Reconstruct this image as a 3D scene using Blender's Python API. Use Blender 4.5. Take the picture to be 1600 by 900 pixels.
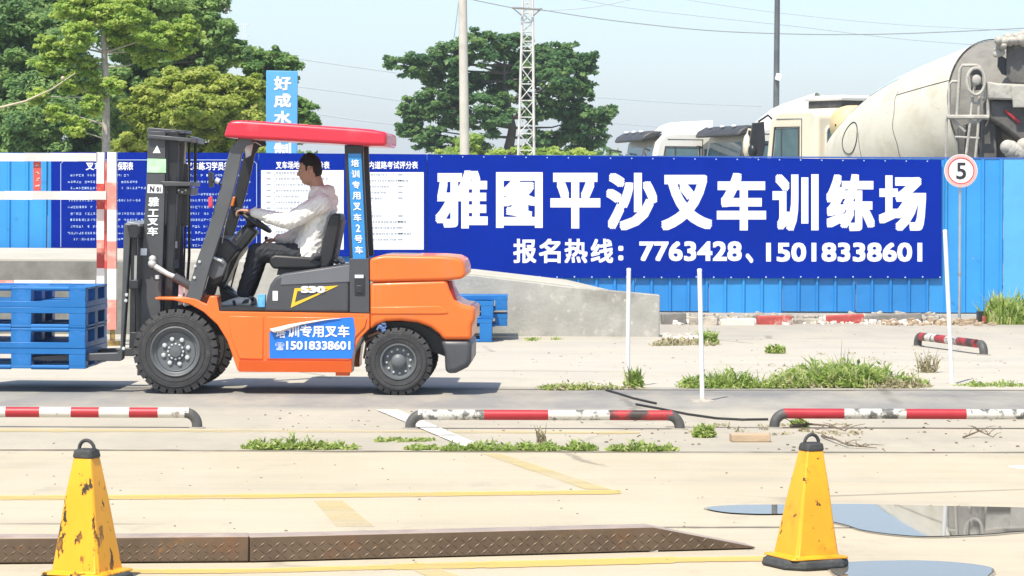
import bpy, bmesh, math, random
import numpy as np
from mathutils import Vector, Matrix, noise
for o in list(bpy.data.objects): bpy.data.objects.remove(o)
S = bpy.context.scene; COL = S.collection
rnd = random.Random(7); PI = math.pi
# ---------------------------------------------------------------- camera, sky, sun, exposure
FL = 4560.0; CH = 1.66; ROLL = 0.005          # focal length in 1600-px pixels, camera height, roll
cd = bpy.data.cameras.new('camera'); cam = bpy.data.objects.new('camera', cd); COL.objects.link(cam)
cd.sensor_width = 36; cd.lens = 36 * FL / 1600; cd.shift_y = -150 / 1600; cd.clip_end = 5000; cd.clip_start = .5
cam.matrix_world = Matrix.Translation((0, 0, CH)) @ Matrix.Rotation(PI / 2, 4, 'X') @ Matrix.Rotation(ROLL, 4, 'Z')
S.camera = cam
SUN_EL, SUN_AZ = math.radians(59), math.radians(205)      # azimuth clockwise from +Y
w = bpy.data.worlds.new('World'); S.world = w; w.use_nodes = True
nt = w.node_tree; bg = nt.nodes['Background']; sky = nt.nodes.new('ShaderNodeTexSky')
sky.sky_type = 'NISHITA'; sky.sun_disc = False; sky.sun_elevation = SUN_EL; sky.sun_rotation = SUN_AZ
sky.air_density = .85; sky.dust_density = 1.1; sky.ozone_density = 1.5; sky.altitude = 0
nt.links.new(sky.outputs[0], bg.inputs[0]); bg.inputs[1].default_value = 0.145
sl = bpy.data.lights.new('sun', 'SUN'); sl.energy = 4.3; sl.angle = math.radians(.5); sl.color = (1, .93, .80)
so = bpy.data.objects.new('sun', sl); COL.objects.link(so)
sd = Vector((math.sin(SUN_AZ) * math.cos(SUN_EL), math.cos(SUN_AZ) * math.cos(SUN_EL), math.sin(SUN_EL)))
so.rotation_euler = sd.to_track_quat('Z', 'Y').to_euler(); so.location = sd * 60
S.view_settings.view_transform = 'Standard'; S.view_settings.look = 'None'; S.view_settings.exposure = 0.58; S.view_settings.gamma = 1
# ---------------------------------------------------------------- photo geometry: where a point of the photo stands in the place
def U(px, py):
    u, v = px - 800, py - 300
    return u + v * ROLL, -u * ROLL + v
def W(px, py, Y):
    u, v = U(px, py); return Vector((u * Y / FL, Y, CH - v * Y / FL))
def G(px, py, z=0.0):
    u, v = U(px, py); Y = FL * (CH - z) / v; return Vector((u * Y / FL, Y, z))
# ---------------------------------------------------------------- materials
def lin(r, g, b):
    f = lambda c: c / 12.92 if c <= .04045 else ((c + .055) / 1.055) ** 2.4
    return (f(r / 255), f(g / 255), f(b / 255))
def nn(t, k, **kw):
    n = t.nodes.new(k)
    for a, b in kw.items(): setattr(n, a, b)
    return n
def noise_n(t, src, scale, detail=5, rough=.6):
    n = nn(t, 'ShaderNodeTexNoise'); n.inputs['Scale'].default_value = scale; n.inputs['Detail'].default_value = detail
    n.inputs['Roughness'].default_value = rough; t.links.new(src, n.inputs['Vector']); return n.outputs['Fac']
def mixc(t, fac, a, b, mode='MIX'):
    m = nn(t, 'ShaderNodeMix', data_type='RGBA', blend_type=mode)
    for i, x in ((0, fac), (6, a), (7, b)):
        if hasattr(x, 'is_output'): t.links.new(x, m.inputs[i])
        elif isinstance(x, (int, float)): m.inputs[i].default_value = x
        else: m.inputs[i].default_value = (*x, 1)
    return m.outputs[2]
def ramp(t, src, a, b, lo=0., hi=1.):
    r = nn(t, 'ShaderNodeMapRange'); t.links.new(src, r.inputs[0])
    for i, x in enumerate((a, b, lo, hi)): r.inputs[i + 1].default_value = x
    return r.outputs[0]
def mapping(t, src, sc):
    m = nn(t, 'ShaderNodeMapping'); t.links.new(src, m.inputs[0]); m.inputs['Scale'].default_value = sc; return m.outputs[0]
MATS = {}
def M(name, col, rough=.5, metal=0, var=.1, vs=4, bump=0, bs=60, dirt=None, dirt2=None, coat=0, stretch=None, spec=.5):
    if name in MATS: return MATS[name]
    m = bpy.data.materials.new(name); m.use_nodes = True; t = m.node_tree; p = t.nodes['Principled BSDF']
    tc = nn(t, 'ShaderNodeTexCoord').outputs['Object']
    src = mapping(t, tc, stretch) if stretch else tc
    n = noise_n(t, src, vs)
    c = mixc(t, ramp(t, n, .3, .7), tuple(x * (1 - var) for x in col), tuple(min(1, x * (1 + var)) for x in col))
    for d in (dirt, dirt2):
        if d:
            dc, th, ds, soft = d; dn = noise_n(t, src, ds, 8, .65)
            c = mixc(t, ramp(t, dn, th, th + soft), c, dc)
    t.links.new(c, p.inputs['Base Color'])
    rn = ramp(t, n, .2, .8, max(0, rough - .08), min(1, rough + .08)); t.links.new(rn, p.inputs['Roughness'])
    p.inputs['Metallic'].default_value = metal; p.inputs['Coat Weight'].default_value = coat
    p.inputs['Specular IOR Level'].default_value = spec
    if bump:
        b = nn(t, 'ShaderNodeBump'); b.inputs['Strength'].default_value = bump; b.inputs['Distance'].default_value = .01
        t.links.new(noise_n(t, tc, bs), b.inputs['Height']); t.links.new(b.outputs[0], p.inputs['Normal'])
    MATS[name] = m; return m
# ---------------------------------------------------------------- mesh builder
class MB:
    def __init__(s): s.v = []; s.f = []; s.m = []
    def add(s, vs, fs, mi=0):
        k = len(s.v); s.v += [tuple(v) for v in vs]; s.f += [tuple(i + k for i in f) for f in fs]; s.m += [mi] * len(fs); return s
    def box(s, x0, x1, y0, y1, z0, z1, mi=0, rot=None):
        vs = [Vector((x, y, z)) for x in (x0, x1) for y in (y0, y1) for z in (z0, z1)]
        if rot:
            c = Vector(((x0 + x1) / 2, (y0 + y1) / 2, (z0 + z1) / 2)); vs = [c + rot @ (v - c) for v in vs]
        return s.add(vs, [(0, 1, 3, 2), (4, 6, 7, 5), (0, 4, 5, 1), (2, 3, 7, 6), (0, 2, 6, 4), (1, 5, 7, 3)], mi)
    def prism(s, pts, y0, y1, mi=0):      # pts = (x, z)
        n = len(pts); vs = [(x, y0, z) for x, z in pts] + [(x, y1, z) for x, z in pts]
        return s.add(vs, [tuple(range(n)), tuple(range(2 * n - 1, n - 1, -1))] + [(i, i + n, (i + 1) % n + n, (i + 1) % n) for i in range(n)], mi)
    def px(s, pts, y0, y1, mi=0, ref=None):   # a side outline read at depth ref (default y0), extruded from y0 to y1
        q = [W(a, b, ref or y0) for a, b in pts]; return s.prism([(p.x, p.z) for p in q], y0, y1, mi)
    def prismx(s, pts, x0, x1, mi=0):     # pts = (y, z)
        n = len(pts); vs = [(x0, y, z) for y, z in pts] + [(x1, y, z) for y, z in pts]
        return s.add(vs, [tuple(range(n)), tuple(range(2 * n - 1, n - 1, -1))] + [(i, i + n, (i + 1) % n + n, (i + 1) % n) for i in range(n)], mi)
    def prismz(s, pts, z0, z1, mi=0):
        n = len(pts); vs = [(x, y, z0) for x, y in pts] + [(x, y, z1) for x, y in pts]
        return s.add(vs, [tuple(range(n)), tuple(range(2 * n - 1, n - 1, -1))] + [(i, i + n, (i + 1) % n + n, (i + 1) % n) for i in range(n)], mi)
    def tube(s, pts, r, n=8, mi=0, cap=True):
        pts = [Vector(p) for p in pts]; k = len(pts); rs = r if isinstance(r, (list, tuple)) else [r] * k
        d = (pts[1] - pts[0]).normalized(); a = d.orthogonal().normalized(); vs = []
        for i, p in enumerate(pts):
            dn = (pts[min(i + 1, k - 1)] - pts[max(i - 1, 0)]).normalized()
            a = (a - dn * a.dot(dn)).normalized(); b = dn.cross(a)
            vs += [p + (a * math.cos(2 * PI * j / n) + b * math.sin(2 * PI * j / n)) * rs[i] for j in range(n)]
        fs = [(i * n + j, i * n + (j + 1) % n, (i + 1) * n + (j + 1) % n, (i + 1) * n + j) for i in range(k - 1) for j in range(n)]
        if cap: fs += [tuple(range(n - 1, -1, -1)), tuple(range((k - 1) * n, k * n))]
        return s.add(vs, fs, mi)
    def lathe(s, c, ax, prof, n=32, mi=0, cap=True):   # prof = (radius, distance along axis)
        c = Vector(c); ax = Vector(ax).normalized(); a = ax.orthogonal().normalized(); b = ax.cross(a); vs = []
        for r, h in prof: vs += [c + ax * h + (a * math.cos(2 * PI * j / n) + b * math.sin(2 * PI * j / n)) * max(r, 1e-4) for j in range(n)]
        k = len(prof)
        fs = [(i * n + j, i * n + (j + 1) % n, (i + 1) * n + (j + 1) % n, (i + 1) * n + j) for i in range(k - 1) for j in range(n)]
        if cap: fs += [tuple(range(n - 1, -1, -1)), tuple(range((k - 1) * n, k * n))]
        return s.add(vs, fs, mi)
    def ball(s, c, r, mi=0, seg=16, ring=10, M3=None):
        c = Vector(c); r = Vector(r) if hasattr(r, '__len__') else Vector((r, r, r)); vs = []; fs = []
        for i in range(ring + 1):
            th = PI * i / ring
            for j in range(seg):
                ph = 2 * PI * j / seg; v = Vector((math.sin(th) * math.cos(ph) * r.x, math.sin(th) * math.sin(ph) * r.y, math.cos(th) * r.z))
                vs.append(c + (M3 @ v if M3 else v))
        for i in range(ring):
            for j in range(seg): fs.append((i * seg + j, (i + 1) * seg + j, (i + 1) * seg + (j + 1) % seg, i * seg + (j + 1) % seg))
        return s.add(vs, fs, mi)
    def loft(s, rings, n=20, mi=0):       # rings of (centre, half x, half y): horizontal ellipses
        vs = []
        for c, a, b in rings: vs += [(c[0] + a * math.cos(2 * PI * j / n), c[1] + b * math.sin(2 * PI * j / n), c[2]) for j in range(n)]
        k = len(rings)
        fs = [(i * n + j, i * n + (j + 1) % n, (i + 1) * n + (j + 1) % n, (i + 1) * n + j) for i in range(k - 1) for j in range(n)]
        return s.add(vs, fs + [tuple(range(n - 1, -1, -1)), tuple(range((k - 1) * n, k * n))], mi)
    def text(s, body, pts, mi=0, bold=.0, vertical=False, space=1.0):
        """lettering laid into the rectangle whose corners are pts = (bottom left, bottom right, top left)"""
        c = bpy.data.curves.new('t', 'FONT'); c.body = '\n'.join(body) if vertical else body; c.size = 1; c.offset = 0
        c.space_character = space; c.resolution_u = 3
        if vertical: c.align_x = 'CENTER'
        o = bpy.data.objects.new('t', c); COL.objects.link(o)
        dg = bpy.context.evaluated_depsgraph_get(); me = bpy.data.meshes.new_from_object(o.evaluated_get(dg))
        co = [v.co.copy() for v in me.vertices]; fs = [tuple(p.vertices) for p in me.polygons]
        bpy.data.objects.remove(o); bpy.data.curves.remove(c); bpy.data.meshes.remove(me)
        if not co: return s
        xs = [p.x for p in co]; ys = [p.y for p in co]; x0, x1, y0, y1 = min(xs), max(xs), min(ys), max(ys)
        A, B, C = (Vector(p) for p in pts)
        nrm = (B - A).cross(C - A).normalized(); r_ = bold * 1.15; k = 0
        x0 -= r_; x1 += r_; y0 -= r_; y1 += r_
        for dx, dy in ([(0, 0)] if not bold else [(0, 0), (1, 1), (-1, 1), (1, -1), (-1, -1), (1, 0), (-1, 0), (0, 1), (0, -1)]):   # heavier stroke weight
            s.add([A + (B - A) * ((p.x + dx * r_ - x0) / (x1 - x0)) + (C - A) * ((p.y + dy * r_ - y0) / (y1 - y0)) + nrm * .00025 * k for p in co], fs, mi); k += 1
        return s
    def textpx(s, body, x0, x1, y0, y1, Y, mi=0, bold=0, vertical=False, space=1.0):   # photo rectangle at depth Y; y0 top, y1 bottom
        return s.text(body, (W(x0, y1, Y), W(x1, y1, Y), W(x0, y0, Y)), mi, bold, vertical, space)
    def quadpx(s, pts, Y, mi=0): return s.add([W(a, b, Y) for a, b in pts], [tuple(range(len(pts)))], mi)
    def build(s, name, mats, parent=None, bevel=0, seg=2, smooth=35, fix=True, origin=None, solid=0):
        mats = mats if isinstance(mats, (list, tuple)) else [mats]
        org = Vector(origin) if origin is not None else (Vector(parent['org']) if parent else Vector((0, 0, 0)))
        me = bpy.data.meshes.new(name); me.from_pydata([tuple(Vector(v) - org) for v in s.v], [], s.f)
        for m in mats: me.materials.append(m)
        me.polygons.foreach_set('material_index', s.m)
        if fix:
            b = bmesh.new(); b.from_mesh(me); bmesh.ops.recalc_face_normals(b, faces=b.faces); b.to_mesh(me); b.free()
        if smooth: me.shade_smooth(); me.set_sharp_from_angle(angle=math.radians(smooth))
        me.update()
        o = bpy.data.objects.new(name, me); COL.objects.link(o)
        if parent: o.parent = parent
        else: o.location = org
        o['org'] = tuple(org)
        if solid:
            q = o.modifiers.new('solid', 'SOLIDIFY'); q.thickness = solid
        if bevel:
            q = o.modifiers.new('bevel', 'BEVEL'); q.width = bevel; q.segments = seg; q.limit_method = 'ANGLE'; q.angle_limit = math.radians(40)
        return o
def tag(o, label=None, cat=None, group=None, kind=None):
    if label: o['label'] = label
    if cat: o['category'] = cat
    if group: o['group'] = group
    if kind: o['kind'] = kind
    return o
def thing(name, loc, label, cat, group=None):
    o = bpy.data.objects.new(name, None); COL.objects.link(o); o.location = loc; o['org'] = tuple(loc); o.empty_display_size = .2
    return tag(o, label, cat, group)
def dup(root, loc, rotz=None, label=None):
    r = root.copy(); COL.objects.link(r); r.location = loc
    if rotz is not None: r.rotation_euler = (0, 0, rotz)
    if label: r['label'] = label
    for ch in list(root.children):
        c = ch.copy(); COL.objects.link(c); c.parent = r
        for g in list(ch.children):
            d = g.copy(); COL.objects.link(d); d.parent = c
    return r
# ---------------------------------------------------------------- shared materials
conc = lin(205, 200, 188)
m_white = M('white_paint', (.78, .78, .76), .45, var=.05, dirt=((.35, .33, .3), .62, 6, .12))
m_black = M('black_rubber', (.022, .023, .025), .75, var=.3, bump=.3)
m_steel = M('bare_steel', (.45, .45, .44), .35, .9)
m_dark = M('charcoal_paint', (.055, .058, .062), .45, var=.15, vs=9)
m_glass = M('cab_glass', (.10, .16, .18), .08, var=.3, vs=1.5)
# ================================================================ SETTING
def ground_mat():
    m = bpy.data.materials.new('yard_concrete'); m.use_nodes = True; t = m.node_tree; p = t.nodes['Principled BSDF']
    tc = nn(t, 'ShaderNodeTexCoord').outputs['Object']
    sp = nn(t, 'ShaderNodeSeparateXYZ'); t.links.new(tc, sp.inputs[0])
    wob = noise_n(t, mapping(t, tc, (.6, .6, 1)), 1.5, 8, .7)
    ad = nn(t, 'ShaderNodeMath', operation='MULTIPLY_ADD'); t.links.new(wob, ad.inputs[0]); ad.inputs[1].default_value = .22; t.links.new(sp.outputs[1], ad.inputs[2])
    r = nn(t, 'ShaderNodeValToRGB'); e = r.color_ramp.elements
    mr = ramp(t, ad.outputs[0], 10.11, 50.11, 0, 1); t.links.new(mr, r.inputs[0])
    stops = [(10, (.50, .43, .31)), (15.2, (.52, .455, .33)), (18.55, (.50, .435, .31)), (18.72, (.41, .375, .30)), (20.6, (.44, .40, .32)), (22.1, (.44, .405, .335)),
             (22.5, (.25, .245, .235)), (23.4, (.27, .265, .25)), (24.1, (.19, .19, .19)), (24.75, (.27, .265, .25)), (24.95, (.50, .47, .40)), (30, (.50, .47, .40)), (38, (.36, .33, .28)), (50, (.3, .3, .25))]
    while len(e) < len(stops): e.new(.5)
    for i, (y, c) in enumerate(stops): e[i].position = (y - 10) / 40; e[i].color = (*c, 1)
    c = r.outputs[0]
    st = noise_n(t, mapping(t, tc, (.16, .8, 1)), 1.6, 7, .65)       # tyre-polished streaks along the lane
    c = mixc(t, ramp(t, st, .45, .75, 0, .40), c, (.27, .255, .22))
    bl = noise_n(t, mapping(t, tc, (.9, .35, 1)), 1.1, 8, .7)
    c = mixc(t, ramp(t, bl, .42, .62, 0, .40), c, (.56, .50, .385))
    gr = noise_n(t, mapping(t, tc, (1, 1, 1)), 55, 4, .8)
    c = mixc(t, ramp(t, gr, .35, .75, 0, .22), c, (.25, .23, .19))
    sp2 = noise_n(t, tc, 9, 10, .75)
    c = mixc(t, ramp(t, sp2, .62, .74, 0, .5), c, (.22, .20, .17))
    oil = noise_n(t, mapping(t, tc, (1.1, .5, 1)), 1.9, 9, .72); c = mixc(t, ramp(t, oil, .57, .70, 0, .38), c, (.27, .245, .20))
    wv = nn(t, 'ShaderNodeTexWave', wave_type='BANDS', bands_direction='Y'); wv.inputs['Scale'].default_value = .55; wv.inputs['Distortion'].default_value = 5; wv.inputs['Detail'].default_value = 4; wv.inputs['Detail Scale'].default_value = .35
    t.links.new(mapping(t, tc, (.25, 1, 1)), wv.inputs['Vector']); c = mixc(t, ramp(t, wv.outputs['Fac'], .93, 1, 0, .10), c, (.30, .28, .24))
    # hairline cracks
    dv = noise_n(t, tc, 1.2, 6, .7)
    mv = nn(t, 'ShaderNodeMixRGB'); mv.inputs[0].default_value = .25; t.links.new(tc, mv.inputs[1]); t.links.new(dv, mv.inputs[2])
    vo = nn(t, 'ShaderNodeTexVoronoi', feature='DISTANCE_TO_EDGE'); vo.inputs['Scale'].default_value = .42; t.links.new(mv.outputs[0], vo.inputs['Vector'])
    cr = ramp(t, vo.outputs['Distance'], .004, .012, 1, 0)
    mk = ramp(t, noise_n(t, tc, .35, 2), .5, .6)
    mm = nn(t, 'ShaderNodeMath', operation='MULTIPLY'); t.links.new(cr, mm.inputs[0]); t.links.new(mk, mm.inputs[1])
    m3 = nn(t, 'ShaderNodeMath', operation='MULTIPLY'); t.links.new(mm.outputs[0], m3.inputs[0]); m3.inputs[1].default_value = .55
    c = mixc(t, m3.outputs[0], c, (.14, .125, .10))
    t.links.new(c, p.inputs['Base Color']); p.inputs['Roughness'].default_value = .85; p.inputs['Specular IOR Level'].default_value = .25
    b = nn(t, 'ShaderNodeBump'); b.inputs['Strength'].default_value = .35; b.inputs['Distance'].default_value = .008
    t.links.new(gr, b.inputs['Height']); t.links.new(b.outputs[0], p.inputs['Normal'])
    return m
g = MB(); xs = [-900, -60, -20, 0, 20, 60, 900]; ys = [-20, 10, 20, 30, 45, 70, 150, 600, 2500]
vs = [(x, y, 0) for y in ys for x in xs]; nx = len(xs)
g.add(vs, [(j * nx + i, j * nx + i + 1, (j + 1) * nx + i + 1, (j + 1) * nx + i) for j in range(len(ys) - 1) for i in range(nx - 1)])
tag(g.build('ground', ground_mat(), smooth=0), kind='structure')

def paint_mat(name, col, keep=.5, soft=.12, sc=3.0, op=1.0):    # worn road paint: flakes away to the concrete underneath
    m = bpy.data.materials.new(name); m.use_nodes = True; t = m.node_tree; p = t.nodes['Principled BSDF']
    tc = nn(t, 'ShaderNodeTexCoord').outputs['Object']
    n = noise_n(t, mapping(t, tc, (.5, 1.6, 1)), sc, 10, .75)
    p.inputs['Base Color'].default_value = (*col, 1); p.inputs['Roughness'].default_value = .7
    t.links.new(ramp(t, n, keep, keep + soft, op, 0), p.inputs['Alpha']); return m
y_paint = paint_mat('worn_yellow_paint', (.72, .50, .13), .50, .24, 1.3, .75)
y_faint = paint_mat('faded_yellow_paint', (.66, .53, .24), .42, .3, .9, .6)
w_paint = paint_mat('worn_white_paint', (.70, .68, .62), .49, .2, 2.5)
def strip(name, pts, mat, wob=.6, z=.004):    # pts: photo points (x, y of far edge, y of near edge)
    if wob:
        q = []
        for (x0, a0, c0), (x1, a1, c1) in zip(pts, pts[1:]):
            for k in range(24): t_ = k / 24; x = x0 + (x1 - x0) * t_; j = noise.noise(Vector((x * .013, a0, 0))) * wob; w_ = 1 + (.6 if wob > .4 else .18) * noise.noise(Vector((x * .05, a0, 5))); m_ = (a0 + c0 + (a1 + c1 - a0 - c0) * t_) / 2 + j; h_ = (c0 - a0) / 2 * w_; q.append((x, m_ - h_, m_ + h_))
        pts = q + [pts[-1]]
    b = MB(); far = [G(x, a, z) for x, a, c in pts]; near = [G(x, c, z) for x, a, c in pts]; n = len(pts)
    b.add(far + near, [(i, i + 1, n + i + 1, n + i) for i in range(n - 1)])
    return tag(b.build(name, mat, smooth=0), kind='structure')
strip('yellow_line', [(-40, 774, 781), (300, 772.5, 779), (640, 769, 775.5), (970, 765.5, 770.5)], y_paint, .25)
strip('yellow_line', [(-40, 670, 674), (400, 671, 674.5), (640, 672.5, 675.5), (1000, 674.5, 676.5)], y_faint)
strip('yellow_line', [(150, 889, 896), (400, 888, 895), (620, 880, 890), (800, 876, 886), (1060, 870.5, 878), (1240, 868, 875)], y_paint, .3)
def patch(name, pts, mat, z=.004):
    b = MB(); b.add([G(x, y, z) for x, y in pts], [tuple(range(len(pts)))]); return tag(b.build(name, mat, smooth=0), kind='structure')
patch('yellow_line', [(490, 781), (535, 781), (585, 822), (525, 822)], y_faint)
patch('yellow_line', [(752, 708), (782, 708), (955, 764), (915, 764)], y_faint)
patch('yellow_line', [(645, 890.5), (690, 888.5), (735, 905), (680, 905)], y_faint)
patch('white_line', [(588, 640), (622, 640), (770, 703), (738, 703)], w_paint, .008)
# slab joints: thin dark seams filled with dirt
m_seam = paint_mat('joint_dirt', (.17, .145, .105), .52, .2, 2.2, .75)
strip('slab_joint', [(-40, 701.5, 703), (500, 703.5, 705), (1000, 705.2, 706.7), (1640, 706, 707.3)], m_seam)
strip('slab_joint', [(-40, 604, 605), (700, 607, 608), (1100, 608.5, 609.5), (1640, 609, 610)], m_seam)
strip('slab_joint', [(950, 822.5, 824), (1250, 823, 824.3), (1640, 824, 825.5)], m_seam)
strip('slab_joint', [(1040, 666, 667), (1300, 668, 669), (1640, 669, 670)], m_seam)
# puddles
def puddle_mat():
    m = bpy.data.materials.new('rain_water'); m.use_nodes = True; t = m.node_tree; p = t.nodes['Principled BSDF']
    p.inputs['Base Color'].default_value = (.15, .14, .12, 1); p.inputs['Roughness'].default_value = .015; p.inputs['IOR'].default_value = 1.36
    return m
m_water = puddle_mat()
m_wet = paint_mat('wet_concrete', (.36, .33, .27), .50, .25, 4, .8)
def puddle(pts):
    P = [G(x, y, .004) for x, y in pts]; n = len(P); C = sum(P, Vector()) / n; Q = []
    for i in range(n):                     # smooth outline
        a, b, c, d = P[i - 1], P[i], P[(i + 1) % n], P[(i + 2) % n]
        for k in range(6):
            s = k / 6; q = .5 * ((2 * b) + (c - a) * s + (2 * a - 5 * b + 4 * c - d) * s * s + (3 * b - a - 3 * c + d) * s ** 3)
            Q.append(q + Vector((noise.noise(q * 3) * .03, noise.noise(q * 3 + Vector((9, 0, 0))) * .04, 0)))
    b = MB(); b.add([(q.x, q.y, .008) for q in Q], [tuple(range(len(Q)))]); tag(b.build('puddle', m_water, smooth=0), kind='structure')
    b = MB(); b.add([(C.x + (q.x - C.x) * 1.02, q.y + (.03 if q.y > C.y else -.035), .004) for q in Q], [tuple(range(len(Q)))]); tag(b.build('wet_ground', m_wet, smooth=0), kind='structure')
puddle([(1106, 795), (1140, 790.5), (1230, 788.5), (1360, 789), (1500, 792), (1700, 799), (1700, 832), (1600, 831), (1540, 836), (1460, 838.5), (1400, 836), (1340, 828), (1290, 812), (1240, 804), (1180, 804.5), (1135, 802.5)])
puddle([(1300, 885), (1340, 879), (1420, 877), (1500, 880), (1550, 887), (1545, 900), (1500, 915), (1380, 915), (1310, 900)])

# ---------------------------------------------------------------- loading platform and ramp
m_cwall = M('weathered_concrete', (.38, .37, .335), .85, var=.16, vs=3, bump=.5, bs=25, dirt=((.25, .24, .21), .50, 1.6, .2), dirt2=((.50, .48, .42), .56, 8, .10), spec=.2)
m_cdark = M('soot_stained_concrete', (.20, .20, .18), .9, var=.25, vs=3, bump=.5, bs=25, dirt=((.11, .11, .10), .5, 1.7, .25), spec=.2)
m_ctop = M('platform_concrete', (.48, .45, .38), .85, var=.12, vs=1.5, dirt=((.3, .28, .23), .6, 2, .2), spec=.2)
PY = 33.6
pr = thing('concrete_loading_ramp', (2, PY + 1, 0), 'weathered grey concrete loading platform sloping down to a ramp below the blue banner', 'ramp')
a0 = W(-60, 405, PY); a1 = W(365, 405, PY); a2 = W(740, 430, PY); a3 = W(890, 448, PY); a4 = W(1031, 461, PY)
b = MB(); b.prism([(a0.x - 1, -.02), (W(215, 400, PY).x, -.02), (W(215, 400, PY).x, a0.z - .02), (a0.x - 1, a0.z - .02)], PY, PY + .2); b.build('stained_wall', m_cdark, pr)
b = MB(); b.prism([(W(215, 400, PY).x, -.02), (a4.x, -.02), (a4.x, a4.z), (a3.x, a3.z), (a2.x, a2.z), (a1.x, a0.z), (W(215, 400, PY).x, a0.z - .02)], PY, PY + .2)
b.build('side_wall', m_cwall, pr, bevel=.012)
b = MB(); b.prism([(a0.x - 1, a0.z - .15), (a1.x, a0.z - .15), (a1.x, a0.z), (a0.x - 1, a0.z)], PY + .2, 40.34); b.build('platform_slab', m_ctop, pr)
a5 = W(955, 452, PY + 1.2)
b = MB(); b.prism([(a1.x, 0), (a5.x, 0), (a5.x, a5.z - .03), (a3.x, a3.z + .025), (a2.x, a2.z + .02), (a1.x, a0.z)], PY + .2, PY + 1.9); b.build('ramp_slab', m_ctop, pr, bevel=.015)

# ---------------------------------------------------------------- corrugated fence
FY = 40.5; ZT = 2.14
fence = thing('corrugated_fence', (0, FY, 0), 'tall bright blue corrugated metal fence running behind the whole yard', 'fence')
blues = [M('fence_blue_%d' % i, c, .42, var=.1, vs=1.3, dirt=((.02, .07, .2), .63, 3, .15), dirt2=((.30, .38, .45), .68, 6, .08), bump=.7, bs=2.5) for i, c in
         enumerate([(.022, .21, .54), (.032, .27, .62), (.09, .37, .70)])]
x = -9.5; i = 0
rpn = random.Random(3)
tints = {}
while x < 9.6:
    wd = 1.02; b = MB(); zb = rpn.uniform(-.01, .03); zt = ZT + rpn.uniform(-.012, .012); pts = []
    nr = 4; pitch = wd / nr
    if x > 5.9 : nr = 2; pitch = wd / nr
    for k in range(nr):
        X = x + k * pitch; rib = .06 if nr == 4 else .17
        pts += [(X + .001, .0), (X + pitch - rib, .0), (X + pitch - rib + .018, -.03), (X + pitch - .02, -.03)]
    pts.append((x + wd - .002, 0))
    n = len(pts); off = .006 * (i % 2)
    b.add([(p, FY + q + off, zb) for p, q in pts] + [(p, FY + q + off, zt) for p, q in pts], [(k, k + 1, k + 1 + n, k + n) for k in range(n - 1)])
    mi = 1 if x < -5.8 else (2 if 6.7 < x < 7.4 or x > 8 else (0 if i % 3 else 1))
    b.build('fence_panel', blues[mi], fence, smooth=0, solid=.003, fix=False); x += wd; i += 1
b = MB(); b.box(-9.5, 9.6, FY + .05, FY + .09, 1.95, 2.0); b.box(-9.5, 9.6, FY + .05, FY + .09, .35, .4)
b.build('fence_rail', M('rail_steel', (.3, .32, .34), .5, .6), fence)
b = MB(); b.box(-9.5, 9.6, FY - .005, FY + .03, ZT + .013, ZT + .033); b.build('top_trim', M('trim_blue', (.04, .12, .42), .5), fence)

m_ban = M('banner_blue', (.0, .020, .28), .7, var=.10, vs=.8, dirt=((.001, .024, .30), .55, 1.5, .3), spec=.05, bump=.5, bs=1.6)
m_ban2 = M('banner_blue_left', (.001, .018, .25), .7, var=.10, vs=.8, spec=.05)
m_let = M('banner_white_print', (.80, .82, .84), .45, var=.03)
m_pale = M('banner_pale_print', (.42, .55, .78), .5, var=.1)
m_grey = M('banner_grey_print', (.34, .38, .44), .6, var=.1)
BY = FY - .045; LY = BY - .006
def banner(name, pts, label, mat):
    r = thing(name, W(pts[0][0], pts[0][1], BY), label, 'banner')
    b = MB(); b.quadpx(pts, BY); b.build('banner_sheet', mat, r, smooth=0, solid=.004); return r
# main sign
bn = banner('banner', [(668, 241), (1471, 250), (1471, 435), (668, 434)], 'long royal blue banner with nine big white characters and phone numbers', m_ban)
b = MB(); big = '雅图平沙叉车训练场'
bx = [(680, 762), (775, 848), (860, 938), (947, 1027), (1033, 1113), (1120, 1197), (1207, 1279), (1291, 1367), (1373, 1447)]
byy = [(266, 357), (269, 356), (270, 357), (270, 360), (273, 360), (270, 360), (272, 361), (272, 361), (274, 361)]
for ch, (x0, x1), (y0, y1) in zip(big, bx, byy):
    b = MB(); b.textpx(ch, x0, x1, y0, y1, LY, 0, .034); b.build('character', m_let, bn, smooth=0, fix=False)
b = MB()
for ch, x0, x1 in zip('报名热线', (802, 842, 882, 923), (838, 876, 918, 958)):
    b = MB(); b.textpx(ch, x0, x1, 373, 411, LY, 0, .022); b.build('character', m_let, bn, smooth=0, fix=False)
b = MB()
b.textpx(':', 966, 974, 384, 407, LY, 0, .03); b.build('character', m_let, bn, smooth=0, fix=False); b = MB()
b.textpx('7763428', 999, 1159, 377, 408, LY, 0, .028, space=1.02); b.build('phone_number', m_let, bn, smooth=0, fix=False)
b = MB(); b.textpx('、', 1165, 1177, 396, 411, LY, 0, .025); b.build('character', m_let, bn, smooth=0, fix=False); b = MB()
b.textpx('15018338601', 1197, 1441, 379, 409, LY, 0, .028, space=1.02)
b.build('phone_number', m_let, bn, smooth=0, fix=False)
b = MB()
for k in range(30):
    p = W(680 + k * 27.2, 433 + rnd.uniform(-.6, .6), LY); b.lathe(p, (0, -1, 0), [(.011, -.003), (.011, .003)], 8)
for k in range(24):
    p = W(690 + k * 33, 244.6 + k * .32, LY); b.lathe(p, (0, -1, 0), [(.009, -.003), (.009, .003)], 8)
b.build('eyelet', m_pale, bn, smooth=0)
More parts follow.
